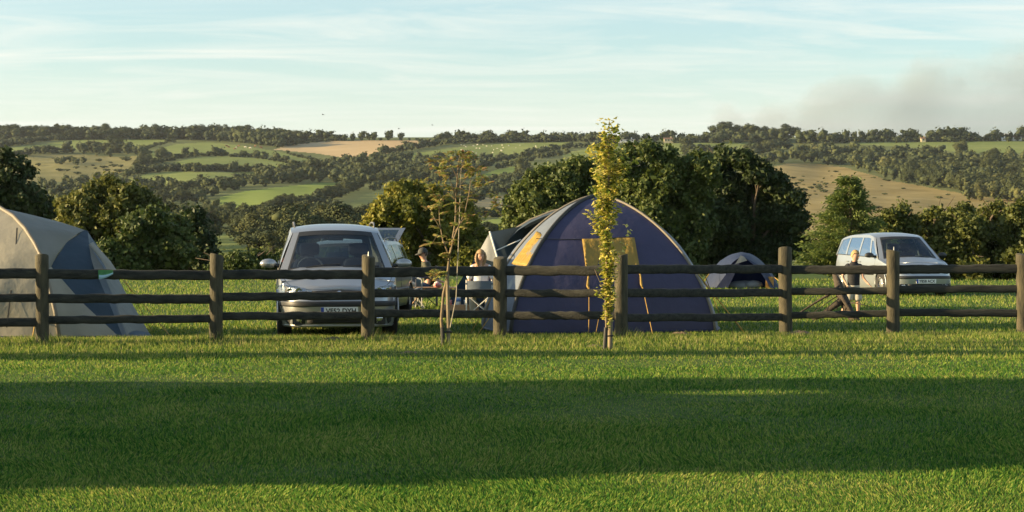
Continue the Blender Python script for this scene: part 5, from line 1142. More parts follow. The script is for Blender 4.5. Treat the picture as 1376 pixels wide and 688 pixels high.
    for q1, q2 in ((-.1, -.75), (.55, -.05)):
        m = MB(); m.tube([S(ws(q1*-1, .015, .02)), S(ws((q1+q2)*-.5, .05, .03)), S(ws(-q2, .075, .02))], .009, 4); m.done('wiper', blacktrim, e)
    # rear end
    rb = side(BE[-1], TE[-1], 0, 1); rt = side(BE[-1], TE[-1], 1, 1)
    def rg(q, v): 
        x = (-2.09+.03*q*q)*(1-v)+(rt[0]-.05*(1-q*q))*v; z = 1.0*(1-v)+(rt[2]+.04*(1-abs(q)**2.4))*v; y = (rb[1]+(rt[1]-rb[1])*v)*q; return (x, y, z)
    def rgrid(q0_, q1_, v0, v1, nq=10, nv=6, fn=rg):
        return [fn(q0_+(q1_-q0_)*j/nq, v0+(v1-v0)*i/nv) for i in range(nv+1) for j in range(nq+1)], [(i*(nq+1)+j, i*(nq+1)+j+1, (i+1)*(nq+1)+j+1, (i+1)*(nq+1)+j) for i in range(nv) for j in range(nq)]
    if tailgate:   # lifted hatch, hinged at the rear roof edge
        hx, hz = rt[0]-.04, rt[2]+.03
        def og(q, v): a = math.radians(12-16*v); L_ = .95*v; a = math.radians(26); return (hx-L_*math.cos(a), (.52+.03*v)*q, hz+.04+L_*math.sin(a)-.05*v*v)
        tg = MK('tailgate', *rgrid(-1, -.8, 0, 1, 2, 8, og), paint); MK('tailgate_frame', *rgrid(.8, 1, 0, 1, 2, 8, og), paint, tg); MK('tailgate_frame', *rgrid(-.8, .8, .86, 1, 8, 4, og), paint, tg); MK('tailgate_frame', *rgrid(-.8, .8, 0, .1, 8, 2, og), paint, tg); MK('tailgate_glass', *rgrid(-.8, .8, .1, .86, 8, 4, og), glass_s, tg)
        m = MB()
        for s in (-1, 1): m.tube([S((-1.98, s*.70, 1.1)), S(og(s*.95, .45))], .012, 5)
        m.done('gas_strut', blacktrim, tg)
    else:
        MK('rear_window', *rgrid(-.8, .8, .15, .85), glass); V = []; Fc = []
        for a in ((-1, -.8, 0, 1), (.8, 1, 0, 1), (-.8, .8, 0, .15), (-.8, .8, .85, 1)):
            v_, f_ = rgrid(*a, nq=3, nv=4); Fc += [tuple(i+len(V) for i in f) for f in f_]; V += v_
        MK('tailgate', V, Fc, paint)
    # interior
    m = MB(); m.box((1.08, 0, .86), (.30, 1.36, .12)); m.box((.98, 0, .91), (.16, 1.2, .06)); m.box((-.4, 0, .42), (3.0, 1.4, .06)); m.v = [S(p) for p in m.v]; m.done('dashboard', darkint, e)
    def seat(x, y, wdt, hr=(0,)):
        s_ = MB()
        def rbox(c, d, rx=.0):
            cx_, cy_, cz_ = c
            prof = []; seg = 20
            V = []
            for dx in (-.5, -.35, .35, .5):
                k_ = .86 if abs(dx) == .5 else 1.0
                for k in range(seg):
                    t_ = 2*math.pi*k/seg; yy = math.copysign(abs(math.cos(t_))**.45, math.cos(t_))*d[1]/2*k_; zz = math.copysign(abs(math.sin(t_))**.45, math.sin(t_))*d[2]/2*k_
                    V.append((cx_+dx*d[0]-zz*rx, cy_+yy, cz_+zz))
            s_.add(V, [(a*seg+k, a*seg+(k+1) % seg, (a+1)*seg+(k+1) % seg, (a+1)*seg+k) for a in range(3) for k in range(seg)]+[tuple(range(seg-1, -1, -1)), tuple(3*seg+k for k in range(seg))])
        rbox((x, y, .80), (.13, wdt, .62), .25); rbox((x+.22, y, .55), (.50, wdt, .14))
        for hy_ in hr: rbox((x-.17, y+hy_, 1.24), (.10, .30, .19), .2); s_.box((x-.15, y+hy_, 1.12), (.02, .14, .10))
        s_.v = [S(p) for p in s_.v]; s_.done('seat', seatm, e, True)
    seat(.15, .37, .50); seat(.15, -.37, .50); seat(-.72, 0, 1.25, (-.42, .42))
    m = MB(); cc_ = Vector((.66, -.37, .95)); m.tube([S(cc_+Vector((.06*math.sin(a)*-1, .19*math.cos(a), .17*math.sin(a)))) for a in np.linspace(0, 6.283, 21)], .014, 6); m.tube([S(cc_+Vector((0, -.17, 0))), S(cc_), S(cc_+Vector((0, .17, 0)))], .02, 5); m.tube([S(cc_), S((.85, -.37, .86))], .03, 6); m.done('steering_wheel', principled('wheel_grey', (.12, .12, .13), .6), e, True)
    m = MB(); m.box(S((.62, 0, 1.40)), (.03, .22, .06)); m.done('rear_view_mirror', blacktrim, e)
    return e
def car_at(u, D, off=0): return (u-U0)/F*D
# front silver people carrier: centre of the car stands 2.1 m behind its nose
hd = math.radians(-90+7.4); nose = Vector((math.cos(hd), math.sin(hd))); c1 = Vector((car_at(456, 26.0), 26.0))-nose*2.15
car1 = make_car('people_carrier', 'silver people carrier facing the fence head on with its windscreen above the top rail', (c1.x, c1.y, 0), hd, plate='VF52 DYH')
# second one, right, three quarter view
hd2 = math.radians(-90+11.4); n2 = Vector((math.cos(hd2), math.sin(hd2))); c2 = Vector((car_at(1243, 46.0), 46.0))-n2*2.1
car2 = make_car('people_carrier', 'silver people carrier parked far back at right beside the cypress behind the boy', (c2.x, c2.y, 0), hd2, plate='Y858 ACX', mirror_col=blacktrim, roofrails=False, zs=.98, color=principled('blue_silver_paint', (.38, .41, .43), .36, metal=.7, coat=.5))
# silver estate behind the first car with its tailgate raised
hd3 = math.radians(-90-5.5); n3 = Vector((math.cos(hd3), math.sin(hd3))); c3 = Vector((car_at(446, 32.6), 32.6))-n3*2.15
car3 = make_car('estate_car', 'silver estate car with raised tailgate standing behind the first people carrier', (c3.x, c3.y, 0), hd3, zs=.87, ls=1.0, tailgate=True, color=principled('dull_silver_paint', (.16, .175, .19), .4, metal=.5, coat=.5))
# ------------------------------------------------------------------ people
def skinned(name, joints, edges, mat, parent, root=0, sub=2):
    """one continuous surface grown round a stick skeleton; joints: (x,y,z,r) or (x,y,z,rx,ry)"""
    bm = bmesh.new(); lay = bm.verts.layers.skin.verify(); vs = [bm.verts.new(j[:3]) for j in joints]
    for a, b in edges: bm.edges.new((vs[a], vs[b]))
    for v, j in zip(vs, joints): v[lay].radius = (j[3], j[4] if len(j) > 4 else j[3]); v[lay].use_root = False
    vs[root][lay].use_root = True
    me = bpy.data.meshes.new(name); bm.to_mesh(me); bm.free(); tmp = bpy.data.objects.new('tmp', me); COL.objects.link(tmp)
    md = tmp.modifiers.new('skin', 'SKIN'); md.use_smooth_shade = True; s = tmp.modifiers.new('sub', 'SUBSURF'); s.levels = sub; s.render_levels = sub
    dg = bpy.context.evaluated_depsgraph_get(); out = bpy.data.meshes.new_from_object(tmp.evaluated_get(dg)); bpy.data.objects.remove(tmp)
    out.materials.clear(); out.materials.append(mat); out.polygons.foreach_set('use_smooth', [True]*len(out.polygons))
    return link(name, out, parent)
skin = principled('skin', (0.52, 0.30, 0.20), .55, var=.06, scale=12); blond = principled('blond_hair', (0.36, 0.24, 0.10), .7, var=.35, scale=60, stretch=(1, 1, .3)); brownh = principled('brown_hair', (0.06, 0.04, 0.025), .7)
eyem = principled('eye_dark', (.02, .015, .012), .3); lipm = principled('lips', (.40, .15, .12), .5)
blackp = principled('black_polo', (0.018, 0.018, 0.02), .85, bump=.4, bscale=14); khaki = principled('khaki_cotton', (0.46, 0.42, 0.34), .9, var=.1, bump=.5, bscale=14); olivet = principled('olive_shirt', (0.075, 0.075, 0.05), .9, bump=.4, bscale=12); whiteshirt = principled('white_shirt', (.66, .68, .68), .85, bump=.4, bscale=12); jeans = principled('blue_jeans', (.05, .08, .15), .9); shoe = principled('shoe', (.05, .045, .04), .7)
def head(parent, c, r, yaw, hairm, long=False, cap=None, pitch=0.0):
    """face details and hair on a head centred at c; r = half head height; yaw 0 looks along -Y"""
    M = Matrix.Rotation(yaw, 3, 'Z') @ Matrix.Rotation(pitch, 3, 'X'); c = Vector(c)
    def P(x, y, z): return c+M@Vector((x*r*.95, y*r*.95, z*r*.95))
    m = MB()
    for s in (-1, 1): m.ball(P(s*.30, -.72, .04), .07*r, 8, 6)
    m.done('eyes', eyem, parent, True)
    m = MB(); m.tube([P(-.2, -.76, -.47), P(0, -.82, -.46), P(.2, -.76, -.47)], [.03*r, .06*r, .03*r], 6); m.done('mouth', lipm, parent, True)
    m = MB(); m.tube([P(0, -.78, .12), P(0, -.98, -.16), P(0, -.80, -.24)], [.06*r, .11*r, .06*r], 6)
    for s in (-1, 1): m.ball(P(s*.74, .05, -.05), (.07*r, .13*r, .2*r), 8, 6)
    m.done('nose_and_ears', skin, parent, True)
    V = []; Fc = []; seg, rings = 18, 10; R = Vector((.80, .90, 1.02)); rr = random.Random(int(c.x*100))
    for i in range(rings+1):
        th = math.pi*.66*i/rings
        for k in range(seg):
            ph = 2*math.pi*k/seg; x, y, z = math.sin(th)*math.cos(ph), math.sin(th)*math.sin(ph), math.cos(th)
            if y < -.25: z = max(z, .42+.25*max(0, -y-.3))            # hairline above the brow
            w = 1+rr.uniform(-.03, .06)
            V.append(P(x*R.x*w, y*R.y*w+.06, z*R.z*w+.06))
    Fc = [(i*seg+k, (i+1)*seg+k, (i+1)*seg+(k+1) % seg, i*seg+(k+1) % seg) for i in range(rings) for k in range(seg)]
    mk('hair', V, Fc, hairm, parent, True)
    if long:
        m = MB()
        for s in (-1, 1): m.tube([P(s*.60, -.05, .55), P(s*.80, -.15, -.2), P(s*.74, -.35, -.9), P(s*.45, -.5, -1.5), P(s*.3, -.5, -2.0)], [.22*r, .26*r, .28*r, .24*r, .08*r], 7)
        m.tube([P(0, .8, .2), P(0, .85, -.5), P(0, .7, -1.2)], [.5*r, .55*r, .3*r], 8); m.done('long_hair', hairm, parent, True)
    if cap:
        V = []; 
        for i in range(7):
            th = math.pi*.5*i/6
            for k in range(seg): ph = 2*math.pi*k/seg; V.append(P(math.sin(th)*math.cos(ph)*.90, math.sin(th)*math.sin(ph)*.98+.02, math.cos(th)*.98+.22))
        cp = mk('cap', V, [(i*seg+k, (i+1)*seg+k, (i+1)*seg+(k+1) % seg, i*seg+(k+1) % seg) for i in range(6) for k in range(seg)], cap, parent, True)
        V = []
        for dz in (.28, .20):
            for i in range(9):
                a = math.pi*(1.15+.7*i/8); V += [P(math.cos(a)*.88, math.sin(a)*.92, dz), P(math.cos(a)*.80, math.sin(a)*1.0-.62, dz-.14)]
        Fc = [(i*2, i*2+1, i*2+3, i*2+2) for i in range(8)]+[(18+i*2, 18+i*2+2, 18+i*2+3, 18+i*2+1) for i in range(8)]+[(i*2+1, 18+i*2+1, 18+i*2+3, i*2+3) for i in range(8)]
        mk('peak', V, Fc, cap, cp, True)
def hand(J, E, wrist, palm, dirs, base, r=.0075, L=.06):
    """five short bent fingers off a palm joint; returns joints and edges appended"""
    pi = len(J); J.append((*palm, .017, .026)); E.append((wrist, pi)); d = Vector(dirs[0]).normalized(); s = Vector(dirs[1]).normalized(); c = Vector(dirs[2]).normalized()
    for k, (o_, l_) in enumerate(((-.022, .9), (-.008, 1.0), (.008, .95), (.021, .75))):
        p = Vector(palm)+d*.022+s*o_; a = len(J); J.append((*p, r)); J.append((*(p+d*L*.5*l_+c*.008), r*.9)); J.append((*(p+d*L*.75*l_+c*.028), r*.75)); E += [(pi, a), (a, a+1), (a+1, a+2)]
    p = Vector(palm)-s*.026; a = len(J); J.append((*(p+d*.005), r)); J.append((*(p+d*.035-s*.008+c*.012), r*.85)); E += [(pi, a), (a, a+1)]

# the boy, walking to the right in a black polo and khaki shorts
D = 33.6; bp_ = W(1147, HOR+EYE*F/D, D); boy = empty('person', (bp_.x, bp_.y, 0), 0, 'small blond boy in black polo shirt and khaki shorts walking behind the fence', 'person')
J = [(0, 0, .60, .085, .07), (0, 0, .72, .08, .065), (.005, 0, .86, .095, .065), (.01, 0, .94, .05, .045), (.015, -.005, .985, .033), (.025, -.012, 1.035, .058, .062), (.03, -.02, 1.09, .074, .082), (.03, -.01, 1.15, .066, .076), (.03, -.005, 1.195, .035, .04),
     (-.105, .01, .915, .042), (-.17, .03, .80, .030), (-.20, .02, .71, .026), (-.15, -.03, .62, .020),
     (.115, -.01, .91, .042), (.15, -.05, .78, .030), (.165, -.06, .70, .026), (.225, -.10, .615, .019),
     (-.055, .0, .53, .070), (-.075, .0, .32, .045), (-.085, .03, .29, .046), (-.14, .06, .20, .043), (-.19, .08, .08, .028), (-.20, .07, .045, .030), (-.155, .03, .022, .028),
     (.055, .0, .53, .070), (.075, -.02, .31, .046), (.08, .0, .20, .043), (.085, .02, .08, .028), (.085, .02, .04, .030), (.11, -.06, .025, .028)]
E = [(0, 1), (1, 2), (2, 3), (3, 4), (4, 5), (5, 6), (6, 7), (7, 8), (3, 9), (9, 10), (10, 11), (11, 12), (3, 13), (13, 14), (14, 15), (15, 16), (0, 17), (17, 18), (18, 19), (19, 20), (20, 21), (21, 22), (22, 23), (0, 24), (24, 25), (25, 26), (26, 27), (27, 28), (28, 29)]
hand(J, E, 12, (-.135, -.045, .585), ((.1, -.1, -1), (.2, 1, 0), (.6, -.2, 0)), 0, .0065, .05); hand(J, E, 16, (.25, -.115, .59), ((.8, -.3, -.5), (.2, 1, 0), (0, 0, -1)), 0, .0065, .05)
skinned('body', J, E, skin, boy)
skinned('polo_shirt', [(0, 0, .52, .125, .105), (0, 0, .60, .122, .10), (0, 0, .72, .12, .095), (.005, 0, .84, .135, .09), (.01, 0, .925, .125, .08), (.012, 0, .965, .085, .068), (.014, -.002, .995, .052, .05)], [(0, 1), (1, 2), (2, 3), (3, 4), (4, 5), (5, 6)], blackp, boy)
for pts in ([(-.05, .005, .920, .070), (-.115, .01, .905, .066), (-.16, .025, .82, .048), (-.182, .032, .75, .048)], [(.06, -.005, .920, .070), (.125, -.01, .90, .066), (.145, -.035, .82, .048), (.158, -.05, .75, .048)]): skinned('sleeve', pts, [(0, 1), (1, 2), (2, 3)], blackp, boy)
skinned('shorts', [(0, 0, .62, .115, .095), (0, 0, .55, .125, .10), (0, 0, .47, .125, .10)], [(0, 1), (1, 2)], khaki, boy)
for pts in ([(-.05, 0, .54, .082), (-.065, 0, .44, .084), (-.078, .005, .34, .084), (-.082, .01, .28, .082)], [(.05, 0, .54, .082), (.065, -.005, .44, .084), (.074, -.01, .34, .084), (.078, -.012, .27, .082)]): skinned('shorts_leg', pts, [(0, 1), (1, 2), (2, 3)], khaki, boy)
skinned('shoes', [(-.20, .075, .05, .036), (-.175, .05, .03, .036, .034), (-.145, .02, .025, .032)], [(0, 1), (1, 2)], shoe, boy, sub=1); skinned('shoes', [(.085, .03, .05, .036), (.095, -.02, .03, .036, .034), (.112, -.075, .025, .032)], [(0, 1), (1, 2)], shoe, boy, sub=1)
m = MB(); m.tube([(.014+.050*math.cos(a), -.004+.048*math.sin(a), .992-.012*math.sin(a)*-1) for a in np.linspace(0, 6.283, 15)], .013, 6); m.done('collar', blackp, boy, True)
head(boy, (.03, -.015, 1.105), .098, math.radians(38), blond, pitch=math.radians(14))

# seated man in a cap at the picnic table, in profile to the left
D = 38.6; p = W(571, 0, D); man = empty('person', (p.x, p.y, -.03), 0, 'seated person in dark cap and olive shirt reaching over the low table', 'person')
J = [(.10, 0, .46, .13, .11), (.08, 0, .62, .125, .10), (.03, 0, .82, .135, .10), (.00, 0, .94, .07, .06), (-.02, 0, 1.0, .045), (-.03, 0, 1.06, .065, .075), (-.045, 0, 1.12, .078, .092), (-.035, 0, 1.19, .072, .085), (-.03, 0, 1.235, .04),
     (.02, .17, .90, .055), (.05, .20, .68, .042), (.12, .14, .58, .034), (.26, .04, .58, .026), (.03, -.17, .90, .055), (.12, -.21, .70, .042), (.20, -.20, .60, .034), (.33, -.16, .56, .026),
     (.02, .12, .44, .095), (-.34, .15, .47, .065), (-.36, .15, .25, .055), (-.34, .15, .08, .036), (-.44, .15, .04, .034), (.02, -.12, .44, .095), (-.32, -.17, .48, .065), (-.36, -.17, .26, .055), (-.36, -.17, .08, .036), (-.46, -.17, .04, .034)]
E = [(0, 1), (1, 2), (2, 3), (3, 4), (4, 5), (5, 6), (6, 7), (7, 8), (3, 9), (9, 10), (10, 11), (11, 12), (3, 13), (13, 14), (14, 15), (15, 16), (0, 17), (17, 18), (18, 19), (19, 20), (20, 21), (0, 22), (22, 23), (23, 24), (24, 25), (25, 26)]
hand(J, E, 12, (.30, .02, .58), ((1, -.2, -.2), (0, 1, 0), (0, 0, -1)), 0, .009, .07); hand(J, E, 16, (.375, -.15, .55), ((1, .2, -.2), (0, 1, 0), (0, 0, -1)), 0, .009, .07)
skinned('body', J, E, skin, man)
skinned('shirt', [(.10, 0, .46, .155, .14), (.08, 0, .62, .150, .13), (.03, 0, .82, .160, .13), (0, 0, .93, .10, .085), (.02, .17, .90, .075), (.05, .20, .68, .062), (.12, .145, .585, .05), (.03, -.17, .90, .075), (.12, -.21, .70, .062), (.19, -.20, .61, .05)], [(0, 1), (1, 2), (2, 3), (3, 4), (4, 5), (5, 6), (3, 7), (7, 8), (8, 9)], olivet, man)
skinned('trousers', [(.10, 0, .44, .14, .12), (.02, .12, .44, .11), (-.34, .15, .47, .085), (-.36, .15, .25, .075), (-.34, .15, .11, .06), (.02, -.12, .44, .11), (-.32, -.17, .48, .085), (-.36, -.17, .26, .075), (-.36, -.17, .11, .06)], [(0, 1), (1, 2), (2, 3), (3, 4), (0, 5), (5, 6), (6, 7), (7, 8)], jeans, man)
head(man, (-.04, 0, 1.135), .115, math.radians(-62), brownh, cap=principled('dark_cap', (.05, .05, .045), .8), pitch=math.radians(12))

# seated woman with long fair hair, white shirt, head bowed
D = 33.6; p = W(646, 0, D); wom = empty('person', (p.x, p.y, 0), 0, 'seated person with long fair hair and white shirt looking down beside the canopy', 'person')
J = [(0, .10, .46, .13, .11), (0, .08, .62, .115, .095), (0, .04, .82, .13, .09), (0, .01, .93, .07, .055), (0, -.01, .985, .042), (0, -.03, 1.03, .062, .068), (0, -.05, 1.09, .076, .085), (0, -.045, 1.15, .070, .08), (0, -.04, 1.20, .038),
     (-.155, .03, .90, .05), (-.20, .06, .70, .038), (-.215, .0, .58, .033), (-.20, -.12, .50, .024), (.155, .03, .90, .05), (.21, .05, .70, .038), (.215, .0, .60, .033), (.10, -.16, .55, .024),
     (-.11, 0, .44, .09), (-.14, -.36, .47, .062), (-.14, -.38, .25, .05), (-.14, -.36, .07, .034), (-.14, -.46, .04, .03), (.11, 0, .44, .09), (.14, -.36, .47, .062), (.14, -.38, .25, .05), (.14, -.36, .07, .034), (.14, -.46, .04, .03)]
hand(J, E2 := [(0, 1), (1, 2), (2, 3), (3, 4), (4, 5), (5, 6), (6, 7), (7, 8), (3, 9), (9, 10), (10, 11), (11, 12), (3, 13), (13, 14), (14, 15), (15, 16), (0, 17), (17, 18), (18, 19), (19, 20), (20, 21), (0, 22), (22, 23), (23, 24), (24, 25), (25, 26)], 12, (-.19, -.16, .49), ((.1, -1, -.2), (1, 0, 0), (0, 0, -1)), 0, .008, .06)
hand(J, E2, 16, (.06, -.20, .54), ((-.6, -.7, -.2), (.7, -.6, 0), (0, 0, -1)), 0, .008, .06)
skinned('body', J, E2, skin, wom)
skinned('shirt', [(0, .10, .40, .17, .14), (0, .10, .50, .165, .135), (0, .07, .66, .155, .12), (0, .04, .80, .17, .11), (0, .015, .90, .15, .085), (0, .0, .945, .08, .06)], [(0, 1), (1, 2), (2, 3), (3, 4), (4, 5)], whiteshirt, wom)
for s in (-1, 1): skinned('sleeve', [(s*.09, .02, .895, .075), (s*.16, .03, .88, .072), (s*.20, .05, .76, .062), (s*.212, .04, .66, .058)], [(0, 1), (1, 2), (2, 3)], whiteshirt, wom)
skinned('trousers', [(0, .10, .44, .14, .12), (-.11, 0, .44, .105), (-.14, -.36, .47, .08), (-.14, -.38, .25, .07), (-.14, -.36, .10, .05), (.11, 0, .44, .105), (.14, -.36, .47, .08), (.14, -.38, .25, .07), (.14, -.36, .10, .05)], [(0, 1), (1, 2), (2, 3), (3, 4), (0, 5), (5, 6), (6, 7), (7, 8)], khaki, wom)
head(wom, (0, -.055, 1.105), .108, 0.15, principled('fair_hair', (.30, .19, .09), .7, var=.3, scale=50), long=True, pitch=math.radians(22))
# ------------------------------------------------------------------ camp furniture
frame_m = principled('chair_frame_pale', (.62, .60, .54), .5, metal=.2); frame_d = principled('chair_frame_dark', (.04, .04, .04), .5); wood_t = principled('folding_wood', (.42, .25, .13), .6, var=.2, scale=9); navyf = principled('navy_chair_fabric', (.02, .03, .09), .85, bump=.3); greyf = principled('grey_blue_chair_fabric', (.13, .155, .185), .85, bump=.4, bscale=8)
def camp_chair(loc, rz, fab, frm, label, tall=.86):
    e = empty('camping_chair', loc, rz, label, 'chair', 'folding camping chairs'); w, d = .225, .22
    for s in (-1, 1):
        m = MB(); m.tube([(s*w, d, 0), (s*w, d-.02, tall)], .012, 6); m.done('back_post', frm, e)
        m = MB(); m.tube([(s*w, -d, 0), (s*w, -d, .60)], .011, 6); m.done('front_post', frm, e)
        m = MB(); m.tube([(s*w, -d, .60), (s*w, 0, .62), (s*w, d, .61)], .018, 6); m.done('armrest', fab, e)
    for a, b in (((-w, d, .03), (w, d, .42)), ((w, d, .03), (-w, d, .42)), ((-w, -d, .03), (w, -d, .42)), ((w, -d, .03), (-w, -d, .42)), ((-w, -d, .03), (-w, d, .42)), ((w, -d, .42), (w, d, .03))):
        m = MB(); m.tube([a, b], .010, 6); m.done('cross_brace', frm, e)
    V = []; 
    for k in (0, -.012):
        for i in range(6):
            for j in range(7): q = j/6*2-1; V.append((q*w, -d+i/5*2*d, .43-.05*(1-q*q)+k))
    Fc = [(o_+i*7+j, o_+i*7+j+1, o_+(i+1)*7+j+1, o_+(i+1)*7+j) for o_ in (0, 42) for i in range(5) for j in range(6)]; mk('seat', V, Fc, fab, e, True)
    V = []
    for k in (0, .012):
        for i in range(6):
            for j in range(7): q = j/6*2-1; V.append((q*w, d-.02+.05*(1-q*q)+k, .46+i/5*(tall-.48)))
    mk('backrest', V, Fc, fab, e, True); return e
def gx(u, D): return ((u-U0)/F*D, D, 0)
camp_chair(gx(644, 33.1), math.pi, greyf, frame_m, 'grey blue folding chair with pale crossed legs in front of the fair haired person', .68)
camp_chair(gx(646, 33.75), 0.0, navyf, frame_d, 'navy folding chair under the fair haired seated person')
camp_chair(gx(573, 38.7), math.radians(-90), navyf, frame_d, 'navy folding chair under the person in the cap')
camp_chair(gx(548, 37.3), math.radians(20), greyf, frame_m, 'empty folding chair between the silver car and the person in the cap', .80)
# low slatted picnic table with crossed wooden legs
e = empty('picnic_table', gx(588, 37.8), 0, 'low folding wooden table with crossed legs in front of the person in the cap', 'table')
for k in range(6): m = MB(); m.box((0, -.28+k*.11, .42), (1.0, .095, .018)); m.done('plank', wood_t, e)
for s in (-1, 1):
    for x in (-.42, 0.42):
        m = MB(); m.tube([(x-.16, s*.22, 0), (x+.16, s*.22, .41)], .014, 6); m.done('leg', wood_t, e); m = MB(); m.tube([(x+.16, s*.20, 0), (x-.16, s*.20, .41)], .014, 6); m.done('leg', frame_m, e)
tx, ty, _ = gx(588, 35.2)
def lathe_thing(name, loc, parts, label, cat):
    e = empty(name, loc, 0, label, cat)
    for nm, prof, mt in parts: m = MB(); m.lathe((0, 0, 0), prof, 12); m.done(nm, mt, e, True)
    return e
clearp = principled('bottle_plastic', (.72, .78, .82), .25, spec=.6); bluep = principled('bottle_label', (.12, .25, .6), .5); redp = principled('pink_plastic', (.62, .25, .22), .5); whitep = principled('white_plastic', (.75, .74, .70), .45)
bx, by, _ = gx(615.5, 33.4)
e = empty('drinks_crate', (bx+.05, by, 0), 0, 'low wooden crate holding the bottle and cups beside the grey folding chair', 'crate')
for k, (c_, d_) in enumerate((((0, -.16, .12), (.62, .02, .2)), ((0, .16, .12), (.62, .02, .2)), ((-.31, 0, .12), (.02, .3, .2)), ((.31, 0, .12), (.02, .3, .2)), ((0, 0, .21), (.60, .30, .02)))): m = MB(); m.box(c_, d_); m.done('board', wood_t, e)
lathe_thing('water_bottle', (bx, by-.05, .22), (('body', [(.045, 0), (.052, .02), (.052, .15), (.045, .19), (.018, .24), (.016, .26)], clearp), ('label_band', [(.0535, .06), (.0535, .12)], bluep), ('cap', [(.019, .25), (.019, .28)], whitep)), 'clear water bottle with blue label beside the thin sapling', 'bottle')
for k, (dx, mt, lb) in enumerate(((.14, whitep, 'small white cup on the crate next to the water bottle'), (.23, wood_t, 'small tan cup at the chair end of the crate'), (-.14, redp, 'small pink cup at the table end of the crate'))):
    lathe_thing('cup', (bx+dx, by-.04, .22), (('body', [(.028, 0), (.036, .09), (.033, .09), (.026, .01)], mt), ('handle', [(.006, .02), (.006, .07)], mt)), lb, 'cup')
def softbag(name, u, row, D, r_, mt, lab, cat, seed=1):
    p = W(u, row, D); m = MB(); m.ball((0, 0, r_[2]), r_, 16, 10); rr = random.Random(seed); m.v = [tuple(Vector(v)*(1+.10*noise.noise(Vector(v)*12+Vector((seed, 0, 0))))) for v in m.v]; o = empty(name, (p.x, p.y, p.z-r_[2]), 0, lab, cat); mk('body', m.v, m.f, mt, o, True); return o
b_ = softbag('picnic_bag', 588, 383.0, 37.7, (.09, .10, .055), redp, 'pink bag held on the table by the person in the cap', 'bag', 3)
softbag('bread_bag', 587, 382, 37.9, (.06, .06, .06), whitep, 'white packet standing behind the pink bag', 'packet', 4)
cream = principled('cream_fabric', (.72, .62, .50), .8, var=.1, bump=.5, bscale=10)
softbag('cushion', 547, 382.0, 37.2, (.17, .12, .08), cream, 'cream and pink cushion right of the silver car bonnet', 'cushion', 5); softbag('cushion', 546, 404, 36.9, (.11, .12, .15), redp, 'pink cushion standing on the grass under the cream one', 'cushion', 6)
softbag('rucksack', 558, 392, 38.2, (.17, .14, .32), principled('dark_teal_bag', (.05, .09, .10), .6, var=.4, scale=9), 'dark shiny rucksack left of the person in the cap', 'bag', 7)
softbag('food_packet', 602, 385, 37.7, (.04, .04, .03), whitep, 'small white packet at the sapling end of the table', 'packet', 8)
# fallen branches near the boy
brm = principled('dead_branch_bark', (.055, .042, .030), .95, var=.4, scale=14, bump=.5)
p0 = G(1140, 431); e = empty('fallen_branch', p0, 0, 'dark dead forked branch lying propped on the grass beside the boy', 'branch'); f = at(e, p0.y)
m = MB(); m.tube([f(1160, 436, -.2), f(1146, 428, 0), f(1138, 412, .1), f(1130, 395, .2), f(1126, 380, .3), f(1120, 366, .35)], [.055, .07, .085, .09, .07, .03], 8); m.done('limb', brm, e, True)
for pts, r0 in (([(1136, 402, .1), (1120, 412, .1), (1104, 424, .2), (1092, 430, .2)], .065), ([(1128, 384, .2), (1112, 397, .2), (1095, 407, .3), (1078, 418, .3), (1070, 424, .3)], .028), ([(1130, 395, .2), (1115, 404, .1), (1100, 415, .1), (1088, 424, .1)], .010), ([(1132, 398, .2), (1118, 408, 0), (1108, 417, 0), (1098, 424, 0)], .009), ([(1128, 388, .3), (1116, 396, .3), (1102, 408, .3), (1094, 418, .3)], .008),
                ([(1138, 407, 0), (1148, 407, -.1), (1158, 409, -.2), (1169, 412, -.25)], .014), ([(1128, 390, .1), (1132, 400, 0), (1144, 420, -.1), (1150, 434, -.2)], .05), ([(1147, 432, -.1), (1136, 437, -.2), (1126, 433, -.2)], .04), ([(1150, 433, -.2), (1158, 438, -.3), (1164, 442, -.3)], .02), ([(1130, 400, .2), (1126, 408, .2), (1124, 416, .2)], .025)):
    m = MB(); m.tube([f(*q) for q in pts], [r0*(1-.6*i/(len(pts)-1)) for i in range(len(pts))], 6); m.done('twig', brm, e, True)
m = MB(); 
for pts in ([(1066, 397), (1072, 396), (1080, 399)], [(1068, 395.5), (1076, 398)]): m.tube([f(u, r, 8) for u, r in pts], .02, 5)
p = G(1071, 398); m = MB(); m.tube([(-.12, 0, .03), (0, 0, .06), (.16, 0, .03)], .02, 6); m.tube([(-.08, .1, .03), (.10, .05, .05)], .018, 6); o = m.done('tent_peg_bag', rope); o.location = (p.x, p.y, 0); tag(o, 'small yellow coil of cord on the grass right of the small tent', 'cord')

